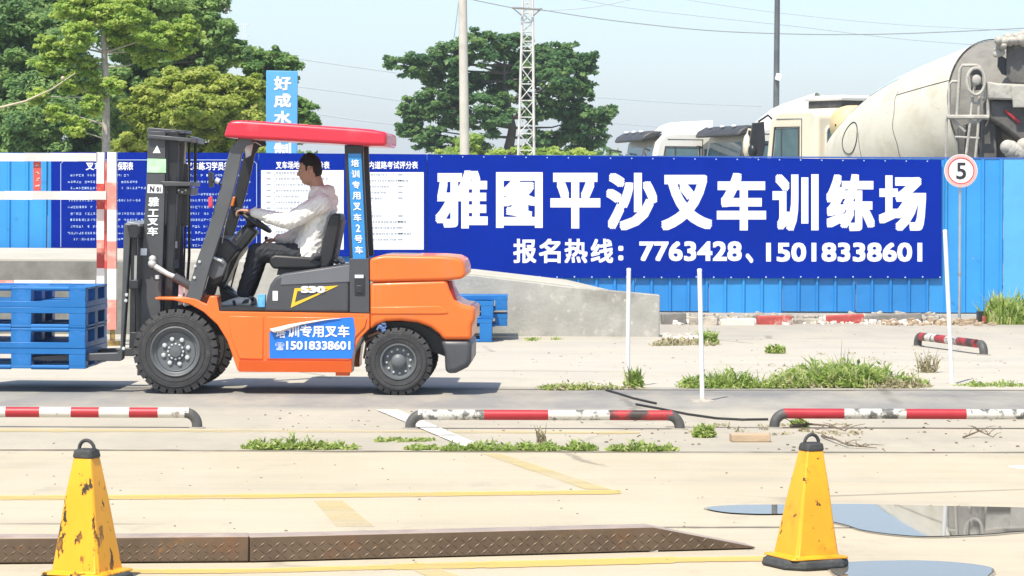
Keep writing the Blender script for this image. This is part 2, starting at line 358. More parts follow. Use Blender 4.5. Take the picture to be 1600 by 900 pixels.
# score tables
bt = banner('banner', [(405, 239), (666.6, 241), (666.6, 401), (405, 400)], 'royal blue banner with two white score tables behind the forklift', m_ban)
for name, r_, ti, tx in (('score_table', (408, 537, 266, 390), '叉车场地考试评分表', (431, 515)), ('score_table', (556, 662, 269, 390), '场内道路考试评分表', (566, 653))):
    x0, x1, y0, y1 = r_
    b = MB(); b.quadpx([(x0, y0), (x1, y0), (x1, y1), (x0, y1)], LY, 0)
    rr = random.Random(x0)
    y = y0 + 7
    while y < y1 - 4:
        b.quadpx([(x0 + 3, y), (x1 - 3, y), (x1 - 3, y + .45), (x0 + 3, y + .45)], LY - .005, 1)
        if rr.random() < .9:
            X = x0 + (23 if x0 < 500 else 5); e = X + rr.uniform(.35, .95) * (x1 - X - 10)
            while X < e:
                q = rr.uniform(1.5, 4); b.quadpx([(X, y - 4.4), (X + q, y - 4.4), (X + q, y - 2.0), (X, y - 2.0)], LY - .005, 1); X += q + rr.uniform(.8, 2.2)
            X = x0 + (8 if x0 < 500 else 66); b.quadpx([(X, y - 4.4), (X + 7, y - 4.4), (X + 7, y - 2.4), (X, y - 2.4)], LY - .005, 1)
        y += 9.2
    if x0 < 500: b.quadpx([(x0 + 20, y0 + 2), (x0 + 20.6, y0 + 2), (x0 + 20.6, y1 - 2), (x0 + 20, y1 - 2)], LY - .005, 1)
    o = b.build(name, [m_let, m_grey], bt, smooth=0, fix=False)
    b = MB(); b.textpx(ti, tx[0], tx[1], 252, 264, LY, 0, .02); b.build('title_lettering', m_let, bt, smooth=0, fix=False)
# rules
br = banner('banner', [(80, 237.5), (403.8, 239), (403.8, 387.5), (80, 387.5)], 'dark blue rules banner with small print behind the forklift mast', m_ban2)
def frame_line(b, x0, x1, y0, y1, t=1.1):
    c = 6; P = [(x0, y1), (x0, y0 + c), (x0 + c, y0), (x1 - c, y0), (x1, y0 + c), (x1, y1)]
    b.tube([W(x, y, LY) for x, y in P], t / 2 / 112, 6)
b = MB(); frame_line(b, 95, 249, 250, 386); frame_line(b, 262, 403 - 2, 250, 386); b.build('border_line', m_pale, br, smooth=0)
b = MB(); b.textpx('叉车', 134, 160, 253, 266, LY, 0, .02); b.textpx('岗位', 160, 183, 253, 266, LY, 0, .02); b.textpx('保职表', 184, 208, 253, 266, LY, 0, .02)
b.textpx('叉车练习学员须知', 291, 369, 253, 266, LY, 0, .02); b.build('title_lettering', m_let, br, smooth=0, fix=False)
b = MB(); rr = random.Random(5)
for x0, x1 in ((106, 242), (270, 392)):
    y = 272
    while y < 382:
        ind = rr.choice((0, 0, 4)); e = x1 - (rr.uniform(5, 90) if rr.random() < .35 else rr.uniform(0, 8)); X = x0 + ind
        while X < e:        # each character a few tiny strokes: too small to read in the photo
            if rr.random() < .93:
                for k in range(3):
                    if rr.random() < .5: xx = X + rr.uniform(0, 2.4); b.quadpx([(xx, y), (xx + .8, y), (xx + .8, y + 3.6), (xx, y + 3.6)], LY, 0)
                    else: yy = y + rr.uniform(0, 3.2); b.quadpx([(X, yy), (X + 3.2, yy), (X + 3.2, yy + .7), (X, yy + .7)], LY, 0)
            X += 4.4
        y += 9.6 if rr.random() < .7 else 10.4
b.build('small_print', m_pale, br, smooth=0, fix=False)

# ---------------------------------------------------------------- blue vertical board behind the fence
Y = 47
r = thing('sign_board', W(440, 300, Y), 'light blue upright board with white characters rising above the red canopy', 'sign')
r.location.z = 0; r['org'] = tuple(r.location)
b = MB(); b.px([(416, 110), (465, 111), (464, 300), (415, 300)], Y, Y + .06); b.build('board', M('board_sky_blue', (.10, .36, .68), .5, var=.08, vs=1), r, bevel=.01)
b = MB()
for ch, y in zip('好成水制', (119, 146, 173, 223)): b = MB(); b.textpx(ch, 428, 455, y, y + 22, Y - .005, 0, .03); b.build('character', m_let, r, smooth=0, fix=False)
b = MB(); p0 = W(426, 295, Y + .1); p1 = W(455, 295, Y + .1)
for p in (p0, p1): b.box(p.x - .03, p.x + .03, Y + .061, Y + .12, 0, 3.2)
b.build('support_post', m_steel, r)

# ---------------------------------------------------------------- red and white gate frame at the left
m_red = M('faded_red_paint', (.50, .055, .045), .5, var=.15, dirt=((.62, .25, .2), .52, 7, .12))
m_pink = M('sun_bleached_red_paint', (.66, .24, .19), .55, var=.12, dirt=((.75, .55, .48), .5, 8, .2))
m_wht = M('chalky_white_paint', (.76, .74, .70), .55, var=.06, dirt=((.45, .38, .32), .64, 7, .1))
m_offw = M('bleached_stripe_paint', (.62, .57, .53), .55, var=.08)
GY = 31.2
gate = thing('height_limit_gate', G(172, 541), 'red and white striped metal gate frame standing at the left edge behind the pallets', 'gate')
def bar(b, x0, x1, y0, y1, Y, th, segs):   # horizontal beam in stripes
    for (a, c, mi) in segs:
        p, q = W(a, y0, Y), W(c, y1, Y); b.box(p.x, q.x, Y, Y + th, q.z, p.z, mi)
b = MB(); bar(b, -80, 166, 239, 252, GY, .09, [(-80, 38, 1), (38, 78, 3), (78, 121, 1), (121, 150.5, 3)]); b.build('beam', [m_red, m_wht, m_pink, m_offw], gate, smooth=0)
b = MB(); bar(b, -80, 166, 298.5, 312, GY - .1, .09, [(-80, 7, 3), (7, 51, 1), (51, 94, 3), (94, 138, 1), (138, 166, 3)]); b.build('beam', [m_red, m_wht, m_pink, m_offw], gate, smooth=0)
b = MB(); bar(b, -80, 166, 438, 451, GY, .09, [(-80, 22, 2), (22, 36, 1), (36, 58, 1), (58, 80, 1), (80, 112, 3), (112, 148, 1)]); b.build('beam', [m_red, m_wht, m_pink, m_offw], gate, smooth=0)
def post(b, xa, xb, Y, th, segs):
    for y0, y1, mi in segs:
        p, q = W(xa, y0, Y), W(xb, y1, Y); b.box(p.x, q.x, Y, Y + th, q.z, p.z, mi)
b = MB(); post(b, 167.5, 181, GY - .1, .10, [(237.5, 285, 1), (285, 328, 2), (328, 377, 1), (377, 420, 2), (420, 468, 1), (468, 515, 2)]); b.build('post', [m_red, m_wht, m_pink, m_offw], gate, smooth=0)
b = MB(); post(b, 151, 162.5, GY + .35, .09, [(238, 287, 1), (287, 327, 0), (327, 375, 1), (375, 388, 2), (388, 419, 0), (419, 470, 1), (470, 530, 1)]); b.build('post', [m_red, m_wht, m_pink, m_offw], gate, smooth=0)
b = MB(); post(b, 164, 166.5, GY + .1, .5, [(252, 420, 0)]); b.build('brace', [m_red], gate, smooth=0)
p = W(174, 515, GY - .1); b = MB(); b.box(p.x - .02, p.x + .03, GY - .07, GY - .03, .05, p.z - .003); b.lathe((p.x, GY - .05, 0), (0, 0, 1), [(.09, 0), (.09, .05)], 16); m_ry = M('rusty_yellow_steel', (.35, .24, .07), .8, .2, dirt=((.1, .06, .03), .5, 12, .2)); b.build('foot', m_ry, gate); b = MB()
p2 = W(156, 530, GY + .35); b.box(p2.x - .04, p2.x + .04, GY + .36, GY + .43, 0, p2.z - .003)
b.build('foot', M('rusty_yellow_steel', (.35, .24, .07), .8, .2, dirt=((.1, .06, .03), .5, 12, .2)), gate)
b = MB(); b.px([(52, 252.5), (64, 252.5), (64, 298), (52, 298)], GY + .04, GY + .05, 0); 
for k in range(4):
    for q in range(4): xx = 54.5 + rnd.uniform(0, 5); yy = 257 + k * 10 + rnd.uniform(0, 5); b.quadpx([(xx, yy), (xx + 3, yy), (xx + 3, yy + 1.2), (xx, yy + 1.2)], GY + .036, 1)
b.build('hanging_plate', [M('plate_red', (.60, .08, .06), .5), m_offw], gate, smooth=0, fix=False)
# ================================================================ FORKLIFT
YF = 23.73; YB = 24.86; PPM = FL / YF
YAW = -.026; PIV = Vector((0, 0, 0))
m_or = M('orange_paint', (.80, .155, .018), .38, var=.06, vs=2, coat=.25, dirt=((.60, .17, .07), .52, 3, .3), dirt2=((.30, .12, .06), .66, 18, .08))
m_or_d = M('orange_sill_shaded', (.72, .11, .012), .4, var=.06, vs=2, dirt=((.3, .07, .02), .68, 9, .1))  # darker orange: shade on the inward-sloping sill is in the colour
m_red2 = M('canopy_red', (.62, .018, .045), .35, var=.06, vs=2, coat=.3, dirt=((.66, .10, .12), .62, 4, .2))
m_fgrey = M('mast_grey_paint', (.065, .068, .074), .42, var=.12, vs=6, dirt=((.12, .12, .12), .62, 9, .15))
m_hood = M('hood_grey_paint', (.060, .062, .070), .38, var=.08, vs=3)
m_hood2 = M('hood_light_grey', (.13, .135, .15), .42, var=.08, vs=3)
m_tyre = M('tyre_rubber', (.05, .05, .051), .8, var=.25, vs=14, bump=.4, bs=40, dirt=((.14, .13, .115), .58, 8, .2), spec=.3)
m_rim = M('rim_grey', (.115, .125, .13), .45, var=.12, vs=6, dirt=((.05, .05, .05), .6, 9, .15))
m_nut = M('nut_silver', (.62, .64, .63), .35, .3)
m_oil = M('oily_black', (.02, .021, .023), .4, var=.3)
m_seatv = M('seat_vinyl', (.018, .018, .020), .42, var=.2)
m_vin = M('vinyl_blue', (.012, .17, .62), .4, var=.08, vs=1.5)
m_vin2 = M('vinyl_sky_blue', (.03, .24, .58), .4, var=.08)
fl = thing('forklift', (W(273, 550, YF).x, YF, 0), 'orange counterbalance forklift with red canopy driving with blue pallets on its forks', 'forklift')
def XZ(px, py, Y=YF): p = W(px, py, Y); return p.x, p.z
# -- wheels
def wheel(cx, cz, R, rimR, y0, y1, treads, kind, far=False):
    t = MB(); wd = y1 - y0; m = (y0 + y1) / 2; s = R / .345
    prof = [(rimR * .98, .012), (rimR * 1.08, .004), (R * .80, .0), (R * .885, .012), (R * .925, .022), (R * .93, wd - .022), (R * .885, wd - .012), (R * .8, wd), (rimR, wd - .004)]
    t.lathe((cx, y0, cz), (0, 1, 0), prof, 56, cap=False)
    for r_, h in ((R * .70, .002), (R * .83, .004)): t.lathe((cx, y0, cz), (0, 1, 0), [(r_ - .006, h + .002), (r_, h - .005), (r_ + .006, h + .002)], 56, cap=False)
    for k in range(treads):
        a = 2 * PI * k / treads; da = 2 * PI / treads * .37
        for side in (0, 1):
            aa = a + (PI / treads if side else 0); Y0 = y0 + .006 if not side else m + .006; Y1 = m - .006 if not side else y1 - .006
            vs = []
            for (rr, yy) in ((R * .87, Y0), (R, Y0 + .014 if not side else Y0), (R, Y1 if not side else Y1 - .014), (R * .87, Y1)):
                for q in (-da, da): vs.append((cx + rr * math.cos(aa + q), yy, cz + rr * math.sin(aa + q)))
            t.add(vs, [(0, 1, 3, 2), (2, 3, 5, 4), (4, 5, 7, 6), (0, 2, 4, 6), (1, 7, 5, 3)])
    w_ = MB().lathe((cx, y0, cz), (0, 1, 0), [(.02, .06), (rimR * .9, .06)], 8)
    o = bpy.data.objects.new('wheel', None); COL.objects.link(o); o.parent = fl; o['org'] = fl['org']
    t.build('tyre', m_tyre, o, smooth=30)
    r = MB()
    if kind == 'front':
        r.lathe((cx, y0, cz), (0, 1, 0), [(rimR * .95, .02), (rimR, .004), (rimR * .96, -.004), (rimR * .91, .004), (rimR * .86, .03), (rimR * .80, .036), (rimR * .78, .03), (rimR * .74, .045), (rimR * .5, .052), (.05, .052), (.0001, .052)], 48, cap=False)
        r.lathe((cx, y0, cz), (0, 1, 0), [(.075, .05), (.07, .03), (.048, .028), (.044, .012), (.001, .008)], 24, cap=False)
    else:
        r.lathe((cx, y0, cz), (0, 1, 0), [(rimR, .01), (rimR, .0), (rimR * .92, .0), (rimR * .85, .03), (rimR * .80, .05), (.05, .055), (.001, .055)], 48, cap=False)
        r.lathe((cx, y0, cz), (0, 1, 0), [(.062, .055), (.06, .02), (.045, .005), (.03, -.002), (.001, -.004)], 24, cap=False)
    r.build('rim', m_rim, o, smooth=40)
    if not far:
        def nut(a, rr, s_, d):
            n_ = MB().lathe((cx + rr * math.cos(a), y0 + d, cz + rr * math.sin(a)), (0, -1, 0), [(s_, -.01), (s_, .008), (s_ * .7, .016), (.001, .018)], 8, cap=False); return n_
        if kind == 'front':
            for k in range(8):
                nut(.3 + k * PI / 4, .105, .020, .048).build('wheel_nut', m_nut, o, smooth=0)
            nb = MB()
            for k in range(12): a = k * PI / 6; nb.lathe((cx + .062 * math.cos(a), y0 + .03, cz + .062 * math.sin(a)), (0, -1, 0), [(.0095, -.004), (.0095, .006), (.001, .009)], 6, cap=False)
            nb.build('hub_bolts', m_nut, o, smooth=0)
        else:
            for k in range(12): nut(k * PI / 6 + .1, .098, .011, .054).build('wheel_nut', m_nut, o, smooth=0)
fx, _ = XZ(273, 550); rx, _ = XZ(622, 568)
wheel(fx, .346, .346, .206, YF, YF + .225, 30, 'front')
wheel(fx, .346, .346, .206, YB - .215, YB + .02, 30, 'front', True)
wheel(rx, .275, .275, .148, YF + .035, YF + .235, 26, 'rear')
wheel(rx, .275, .275, .148, YB - .21, YB, 26, 'rear', True)
b = MB(); b.tube([(fx, YF + .18, .346), (fx, YB - .15, .346)], .09, 16); b.box(fx - .13, fx + .16, 24.0, 24.6, .2, .5); b.tube([(rx, YF + .15, .275), (rx, YB - .12, .275)], .05, 12); b.box(rx - .1, rx + .1, 24.05, 24.55, .18, .42)
b.build('axle', m_oil, fl)
# -- chassis
body = [(240, 465), (290, 465), (305, 468), (321, 476), (326, 463), (337, 463), (341, 487), (577, 490), (577, 514), (563, 528), (552, 548), (549, 570), (549, 583), (370, 580), (363, 560), (353, 532), (338, 508), (316, 488), (294, 476), (270, 470), (240, 469)]
inner = YF + .045
b = MB(); b.px(body, inner, YF + .30, ref=YF)
b.px(body, YB - .28, YB, ref=YF); b.build('chassis', m_or, fl, bevel=.008, seg=2, smooth=40)
b = MB(); b.px([(341, 492), (577, 492), (545, 560), (380, 560)], YF + .3, YB - .28, ref=YF); b.build('underframe', m_oil, fl)
# slightly proud side panels with pressed line, sill set back below
b = MB(); b.px([(356, 494), (410, 495), (410, 562), (373, 561), (366, 545), (360, 527)], inner - .012, inner - .0005, ref=YF); b.build('side_panel', m_or, fl, bevel=.006)
b = MB(); b.px([(415, 495), (573, 497), (570, 511), (556, 526), (549, 545), (546, 563), (415, 562)], inner - .012, inner - .0005, ref=YF); b.build('side_panel', m_or, fl, bevel=.006)
x0, z0 = XZ(372, 564); x1, z1 = XZ(549, 582.5)
b = MB(); b.prismx([(inner - .022, z0), (inner - .001, z0), (inner - .001, z1), (inner - .003, z1)], x0, x1); b.build('sill', m_or_d, fl, bevel=.003)
p = XZ(533, 586); b = MB(); b.box(p[0] - .05, p[0] + .06, inner + .02, inner + .12, p[1] - .01, p[1] + .03); b.build('step_bracket', m_or_d, fl)
# -- floor plate, pedals
b = MB(); b.px([(338, 480), (414, 481), (414, 486), (341, 486.4)], inner + .02, YB - .03, ref=YF); b.build('floor_plate', m_oil, fl)
b = MB(); 
for (a, c) in (((352, 462), (372, 480)), ((358, 455), (366, 474))): b.tube([W(*a, 24.45), W(*c, 24.45)], .018, 8)
b.px([(331, 440), (352, 452), (366, 470), (372, 482), (338, 486)], 24.40, 24.52, ref=24.1); b.px([(345, 452), (372, 468), (370, 474), (343, 458)], 24.3, 24.6, ref=24.1); b.build('pedal', m_oil, fl, bevel=.008)
b = MB(); b.px([(400, 461), (412, 461), (412, 481), (400, 481)], inner + .05, inner + .12, ref=YF); b.build('drink_carton', M('carton_blue', (.12, .42, .75), .5, var=.3, vs=30), fl, bevel=.004)
# -- engine hood
b = MB(); b.px([(412, 487.5), (416, 462), (421, 445), (428, 435), (440, 428), (545, 412.5), (545, 489)], inner, YB - .05, ref=YF); b.build('engine_hood', m_hood, fl, bevel=.022, seg=3)
b = MB(); b.px([(440, 429.5), (546, 414), (546, 441), (437, 446)], inner - .006, inner + .06, ref=YF); b.build('hood_side_strip', m_hood2, fl, bevel=.006)
b = MB(); b.px([(425, 455), (433, 455), (433, 470), (425, 470)], inner - .004, inner + .01, ref=YF); b.build('latch_plate', m_let, fl)
bd = MB(); YH = inner - .004
for A, B, C, D in (((459, 449.5), (463, 454), (459.5, 478), (454, 481)), ((459.5, 478), (462, 472), (515, 453.5), (529, 447)), ):
    pass
tri_o = [(460, 450.5), (529, 446), (454, 481)]; tri_i = [(464.5, 455), (513, 451.6), (460.5, 472.5)]
vo = [W(x, y, YH) for x, y in tri_o]; vi = [W(x, y, YH) for x, y in tri_i]
bd.add(vo + vi, [(0, 1, 4, 3), (1, 2, 5, 4), (2, 0, 3, 5)], 0); bd.textpx('S30', 470, 508, 447, 457.5, YH - .004, 1, .045)
bd.build('hood_badge', [M('badge_yellow', (.75, .48, .03), .4), m_let], fl, smooth=0, fix=False)
# -- rear lower post panel with handle recess
b = MB(); b.px([(545.5, 404), (576, 403), (577, 489.5), (545.5, 489)], inner - .002, inner + .14, ref=YF); b.build('post_base_panel', m_hood, fl, bevel=.006)
b = MB(); b.px([(553.5, 431), (570, 431), (570, 462), (553.5, 462)], inner - .008, inner, ref=YF); b.px([(556, 446), (567, 446), (567, 458), (556, 458)], inner - .016, inner - .008, ref=YF); b.build('door_handle', m_oil, fl, bevel=.004)
b = MB(); b.px([(554, 429.5), (567.5, 429.5), (567.5, 434.5), (554, 434.5)], inner - .012, inner - .0085, ref=YF); b.build('sticker', m_let, fl)
# -- counterweight
cw = [(577.5, 441.5), (698, 437.5), (702, 452), (709, 468), (722, 476), (742, 480), (742, 500), (737.5, 507), (737, 531), (692, 531), (686, 522), (672, 511.5), (652, 504.5), (626, 501.5), (603, 502.5), (588, 508), (577.5, 516)]
b = MB(); b.px(cw, inner - .002, YB - .02, ref=YF); b.build('counterweight', m_or, fl, bevel=.032, seg=4, smooth=50)
b = MB(); b.px([(577, 404.5), (590, 400.5), (600, 399), (690, 400), (712, 402), (723, 407), (727, 419), (728, 432), (719, 436), (700, 438), (577, 441)], inner - .012, YB + .0, ref=YF); b.build('counterweight_cap', m_or, fl, bevel=.026, seg=4, smooth=50)
b = MB(); b.px([(579, 480), (686, 478), (700, 486), (700, 490), (686, 491), (579, 491)], inner - .010, inner + .02, ref=YF); b.build('pressed_ridge', m_or, fl, bevel=.007)
b = MB(); b.px([(687, 531.5), (737, 531.5), (736, 565), (731, 574), (712, 583.5), (695.5, 584.5), (694, 552)], inner + .006, YB - .03, ref=YF); b.build('rear_bumper', m_fgrey, fl, bevel=.045, seg=4, smooth=50)
b = MB(); b.px([(699, 440), (705, 440), (713, 470), (709, 469), (702, 452)], inner + .04, inner + .2, ref=YF); b.build('tail_light', M('lamp_red', (.25, .01, .01), .35), fl, bevel=.006)
# inner arch
b = MB(); b.px([(560, 520), (600, 505), (650, 506), (690, 532), (694, 560), (640, 540), (575, 560)], YF + .28, YB - .3, ref=YF); b.build('wheel_housing', m_oil, fl)
b = MB()
for k in range(14): b.ball(W(596 + rnd.uniform(-7, 7), 511 + rnd.uniform(-5, 6), YF + .06), (rnd.uniform(.008, .02), .02, rnd.uniform(.008, .022)), 0, 8, 6, Matrix.Rotation(rnd.uniform(0, 3), 3, 'Y'))
b.build('blue_rag', M('rag_blue', (.10, .17, .34), .9, var=.5, vs=30, bump=1, bs=50), fl, smooth=60)
b = MB(); b.tube([W(575, 525, YF + .2), W(590, 519, YF + .15), W(604, 524, YF + .12)], .016, 8); b.tube([W(568, 560, YF + .2), W(572, 535, YF + .2), W(590, 522, YF + .2)], .01, 8); b.build('steering_linkage', m_steel, fl)
# -- overhead guard
def gpost(pts, w_, y0, th, mat, name='guard_post'):   # curved flat post: centreline in photo points, width w_ px
    L = []; R = []
    for i, (x, y) in enumerate(pts):
        x2, y2 = pts[min(i + 1, len(pts) - 1)]; x3, y3 = pts[max(i - 1, 0)]
        d = Vector((x2 - x3, y2 - y3)).normalized(); n_ = Vector((-d.y, d.x)) * (w_[i] if isinstance(w_, list) else w_) / 2
        L.append((x + n_.x, y + n_.y)); R.append((x - n_.x, y - n_.y))
    b = MB(); b.px(L + R[::-1], y0, y0 + th, ref=YF); return b.build(name, mat, fl, bevel=.008, seg=2)
frontc = [(392, 217), (377, 221), (367, 236), (361, 262), (352, 300), (334, 360), (316, 412), (302, 462), (298, 470)]
m_post = M('guard_grey_paint', (.085, .09, .095), .45, var=.12, vs=5)
gpost(frontc, [16, 17, 20, 22, 22, 22, 23, 24, 24], inner + .01, .06, m_post)
gpost(frontc, [14, 15, 17, 18, 18, 18, 18, 18, 18], YB - .09, .05, m_oil)
rearc = [(552, 226), (553, 262), (556, 320), (559, 380), (560.5, 404)]
gpost(rearc, 29, inner + .005, .07, m_oil); gpost(rearc, 18, YB - .10, .06, m_oil)
b = MB(); cnt = 8
PA, PB, PC = (543.5, 241), (563.5, 241), (552, 404.5)
def sp(u, v): return W(543.8 + 20.5 * u + 7.5 * v, 240 + 164.5 * v, inner - .002)
b.add([sp(0, 0), sp(1, 0), sp(1, 1), sp(0, 1)], [(0, 1, 2, 3)], 0)
def sp2(u, v): q = sp(u, v); q.y -= .003; return q
for k, ch in enumerate('培训专用叉车2号车'):
    v0 = .055 + k * .103; wl, wr = (.2, .8) if ch != '2' else (.33, .67)
    b.text(ch, (sp2(wl, v0 + .072), sp2(wr, v0 + .072), sp2(wl, v0)), 1, .02)
b.build('number_strip', [m_vin2, m_let], fl, smooth=0, fix=False)
b = MB(); 
x0, z0 = XZ(392, 217); x1, _z = XZ(566, 226); b.box(x0, x1, inner + .02, inner + .06, z0 - .005, z0 + .03, rot=Matrix.Rotation(.045, 3, 'Y')); b.box(x0, x1, YB - .08, YB - .04, z0 - .005, z0 + .03, rot=Matrix.Rotation(.045, 3, 'Y'))
for k in range(7):
    q = k / 6; X = x0 + (x1 - x0) * q; b.box(X - .012, X + .012, inner + .06, YB - .09, z0 + .03 - q * .045, z0 + .05 - q * .045)
b.build('guard_frame', m_oil, fl)
# canopy: curved cross-section running lengthwise
cn = [(349, 214.5), (356, 193), (363, 188.5), (378, 188), (560, 201), (590, 204), (605, 207), (604.5, 228.5), (580, 228)]
b = MB(); b.px(cn, YF - .03, YB + .07, ref=YF); b.build('canopy', m_red2, fl, bevel=.03, seg=4, smooth=50)
b = MB(); b.px([(388, 187.9), (560, 200.2), (585, 202.6), (585, 204.5), (388, 190)], YF + .06, YF + .16, ref=YF); b.px([(388, 187.9), (560, 200.2), (585, 202.6), (585, 204.5), (388, 190)], YB - .12, YB - .02, ref=YF); b.build('canopy_rib', m_red2, fl, bevel=.008)
# -- dash, steering
Yc = 24.3
b = MB(); b.px([(386, 352), (400, 362), (372, 396), (352, 440), (345, 452), (332, 440), (345, 404), (362, 384)], 24.18, 24.42, ref=24.2); b.build('steering_column', m_oil, fl, bevel=.02, seg=3)
b = MB(); b.px([(334, 368), (356, 374), (372, 390), (356, 410), (347, 440), (328, 452), (330, 400)], 23.95, 24.75, ref=24.0); b.build('dashboard', m_oil, fl, bevel=.025, seg=3)
b = MB(); b.px([(322, 399), (345, 404), (352, 414), (345, 432), (330, 438), (318, 430)], inner + .075, inner + .12, ref=YF); b.build('cowl_plate', m_post, fl, bevel=.01)
b = MB(); b.tube([W(323, 392, inner + .06), W(327, 400, inner + .06), W(345, 408, inner + .06), W(350, 412, inner + .1)], .012, 8); b.build('grab_bar', m_nut, fl)
c0 = W(393, 344, Yc); ax = Vector((math.sin(math.radians(33)), 0, -math.cos(math.radians(33)))) ; ax = Vector((-.55, 0, -.83)).normalized()
e1 = Vector((ax.z, 0, -ax.x)); e2 = Vector((0, 1, 0)); R = .165
b = MB(); ring = [c0 + (e1 * math.cos(a) + e2 * math.sin(a)) * R for a in [2 * PI * k / 36 for k in range(37)]]; b.tube(ring, .0165, 10, cap=False)
for a in (PI / 2, PI * 7 / 6, PI * 11 / 6): b.tube([c0 + ax * .03, c0 + (e1 * math.cos(a) + e2 * math.sin(a)) * R], .013, 8)
b.lathe(c0 + ax * .06, -ax, [(.035, 0), (.045, .02), (.045, .05), (.02, .06), (.001, .06)], 16, cap=False)
b.lathe(c0 + ax * .22, -ax, [(.06, 0), (.05, .1), (.03, .17)], 16)
b.build('steering_wheel', m_seatv, fl, smooth=50)
SWR = (c0, e1, e2, R)
b = MB()
for k, (a, c) in enumerate((((371, 396), (356, 452)), ((366, 398), (349, 450)), ((412, 372), (404, 402)))):
    b = MB(); b.tube([W(*a, 24.5), W(*c, 24.5)], .007, 6); b.ball(W(*a, 24.5), .016); b.build('control_lever', m_oil, fl, smooth=50)
# mirror, lamps
b = MB(); b.px([(325.5, 268), (331, 270), (332, 292), (326, 293)], inner - .06, inner + .06, ref=YF); b.tube([W(330, 282, inner), W(345, 289, inner + .02), W(356, 287, inner + .03)], .008); b.build('mirror', m_oil, fl, bevel=.006)
b = MB(); b.tube([W(336, 281, inner + .0), W(342, 284, inner)], .025, 10); b.build('work_lamp', m_nut, fl)
b = MB(); b.px([(324, 309), (330, 306), (331, 322), (325, 326)], inner - .03, inner + .04, ref=YF); b.build('indicator_lamp', M('lamp_pink', (.65, .05, .09), .3), fl, bevel=.006)
b = MB(); b.px([(345, 309), (352, 307), (349, 323), (343, 323)], YB - .15, YB - .09, ref=YF + .4); b.build('indicator_lamp', M('lamp_orange', (.7, .2, .03), .3), fl, bevel=.006)
b = MB(); b.tube([W(349, 308, inner + .07), W(356, 312, inner + .09), W(358, 322, inner + .08), W(352, 345, inner + .08), W(346, 380, inner + .08)], .0035, 6)
b.tube([W(366, 246, inner + .08), W(380, 226, inner + .3), W(396, 222, inner + .5), W(404, 227, inner + .7)], .004, 6); b.build('cable', m_steel, fl, smooth=60)
p = [(379, 228), (393, 224), (389, 243), (381, 247)]
b = MB(); b.quadpx(p, YF + .55); b.build('white_tag', m_let, fl, solid=.003)
# -- mast
def rail(b, pts, y0, y1, mi=0): b.px(pts, y0, y1, mi, ref=YF)
mo = [(224, 204), (251, 204), (250, 300), (247, 400), (243, 492), (240, 590), (206, 590), (210, 492), (214, 400), (220, 300)]
for y0 in (YF + .235, YB - .3): pass
b = MB(); rail(b, mo, YF + .24, YF + .30); 
om = b.build('outer_mast_rail', m_fgrey, fl, bevel=.004)
b = MB(); rail(b, mo, YB - .30, YB - .24); b.build('outer_mast_rail', m_fgrey, fl, bevel=.004)
YM = YF + .235
def mp(px_, py_): p = W(px_, py_, YF); return Vector((p.x, YM, p.z))
def mt(b, s_, x0, x1, y0, y1, mi=0, bold=.03, sh=0): b.text(s_, (mp(x0 - sh, y1), mp(x1 - sh, y1), mp(x0, y0)), mi, bold)
b = MB(); 
for s_, y0, y1 in (('雅', 308, 323), ('工', 327, 339), ('叉', 341.5, 353), ('车', 355, 369)): mt(b, s_, 224.5 - (y0 - 308) * .035, 241.5 - (y0 - 308) * .035, y0, y1, 0, .03, 1)
b.build('mast_lettering', m_let, fl, smooth=0, fix=False); b = MB(); b.add([mp(231, 238.5), mp(243.5, 238.5), mp(238, 226)], [(0, 1, 2)]); b.build('warning_triangle', m_let, fl, smooth=0, fix=False)
b = MB(); b.add([mp(222.5, 247), mp(252, 248), mp(252, 269.5), mp(222, 269)], [(0, 1, 2, 3)]); b.build('reflective_sticker', M('sticker_green', (.42, .78, .42), .4, var=.35, vs=9), fl, smooth=0)
b = MB(); b.add([mp(223, 288), mp(247, 288.5), mp(246.5, 302), mp(222.5, 301.5)], [(0, 1, 2, 3)], 0)
q = [mp(226, 299.5), mp(233, 299.5), mp(227, 290.5)]; 
for v in q: v.y -= .003
b.text('N', q, 1, .03); q = [mp(237, 299.5), mp(243.5, 299.5), mp(237, 292)]
for v in q: v.y -= .003
b.text('01', q, 1, .03); b.build('number_sticker', [m_let, m_oil], fl, smooth=0, fix=False)
b = MB(); b.add([mp(212, 389), mp(222, 389), mp(221.5, 400), mp(211.5, 400)], [(0, 1, 2, 3)]); b.build('sticker', m_let, fl, smooth=0)
b = MB(); b.box(mp(250, 0).x + .04, mp(250, 0).x + .09, YF + .4, YF + .404, XZ(0, 388)[1], XZ(0, 377)[1]); b.build('sticker', m_let, fl, smooth=0)
# inner rails, seen behind the outer ones
mi_ = [(254, 204), (270, 204), (267, 300), (263, 400), (258, 500), (256, 580), (240, 580), (246, 492), (250, 400), (252, 300)]
b = MB(); rail(b, mi_, YF + .305, YF + .35); b.build('inner_mast_rail', m_oil, fl, bevel=.004)
b = MB(); rail(b, mi_, YB - .36, YB - .31); b.build('inner_mast_rail', m_oil, fl, bevel=.004)
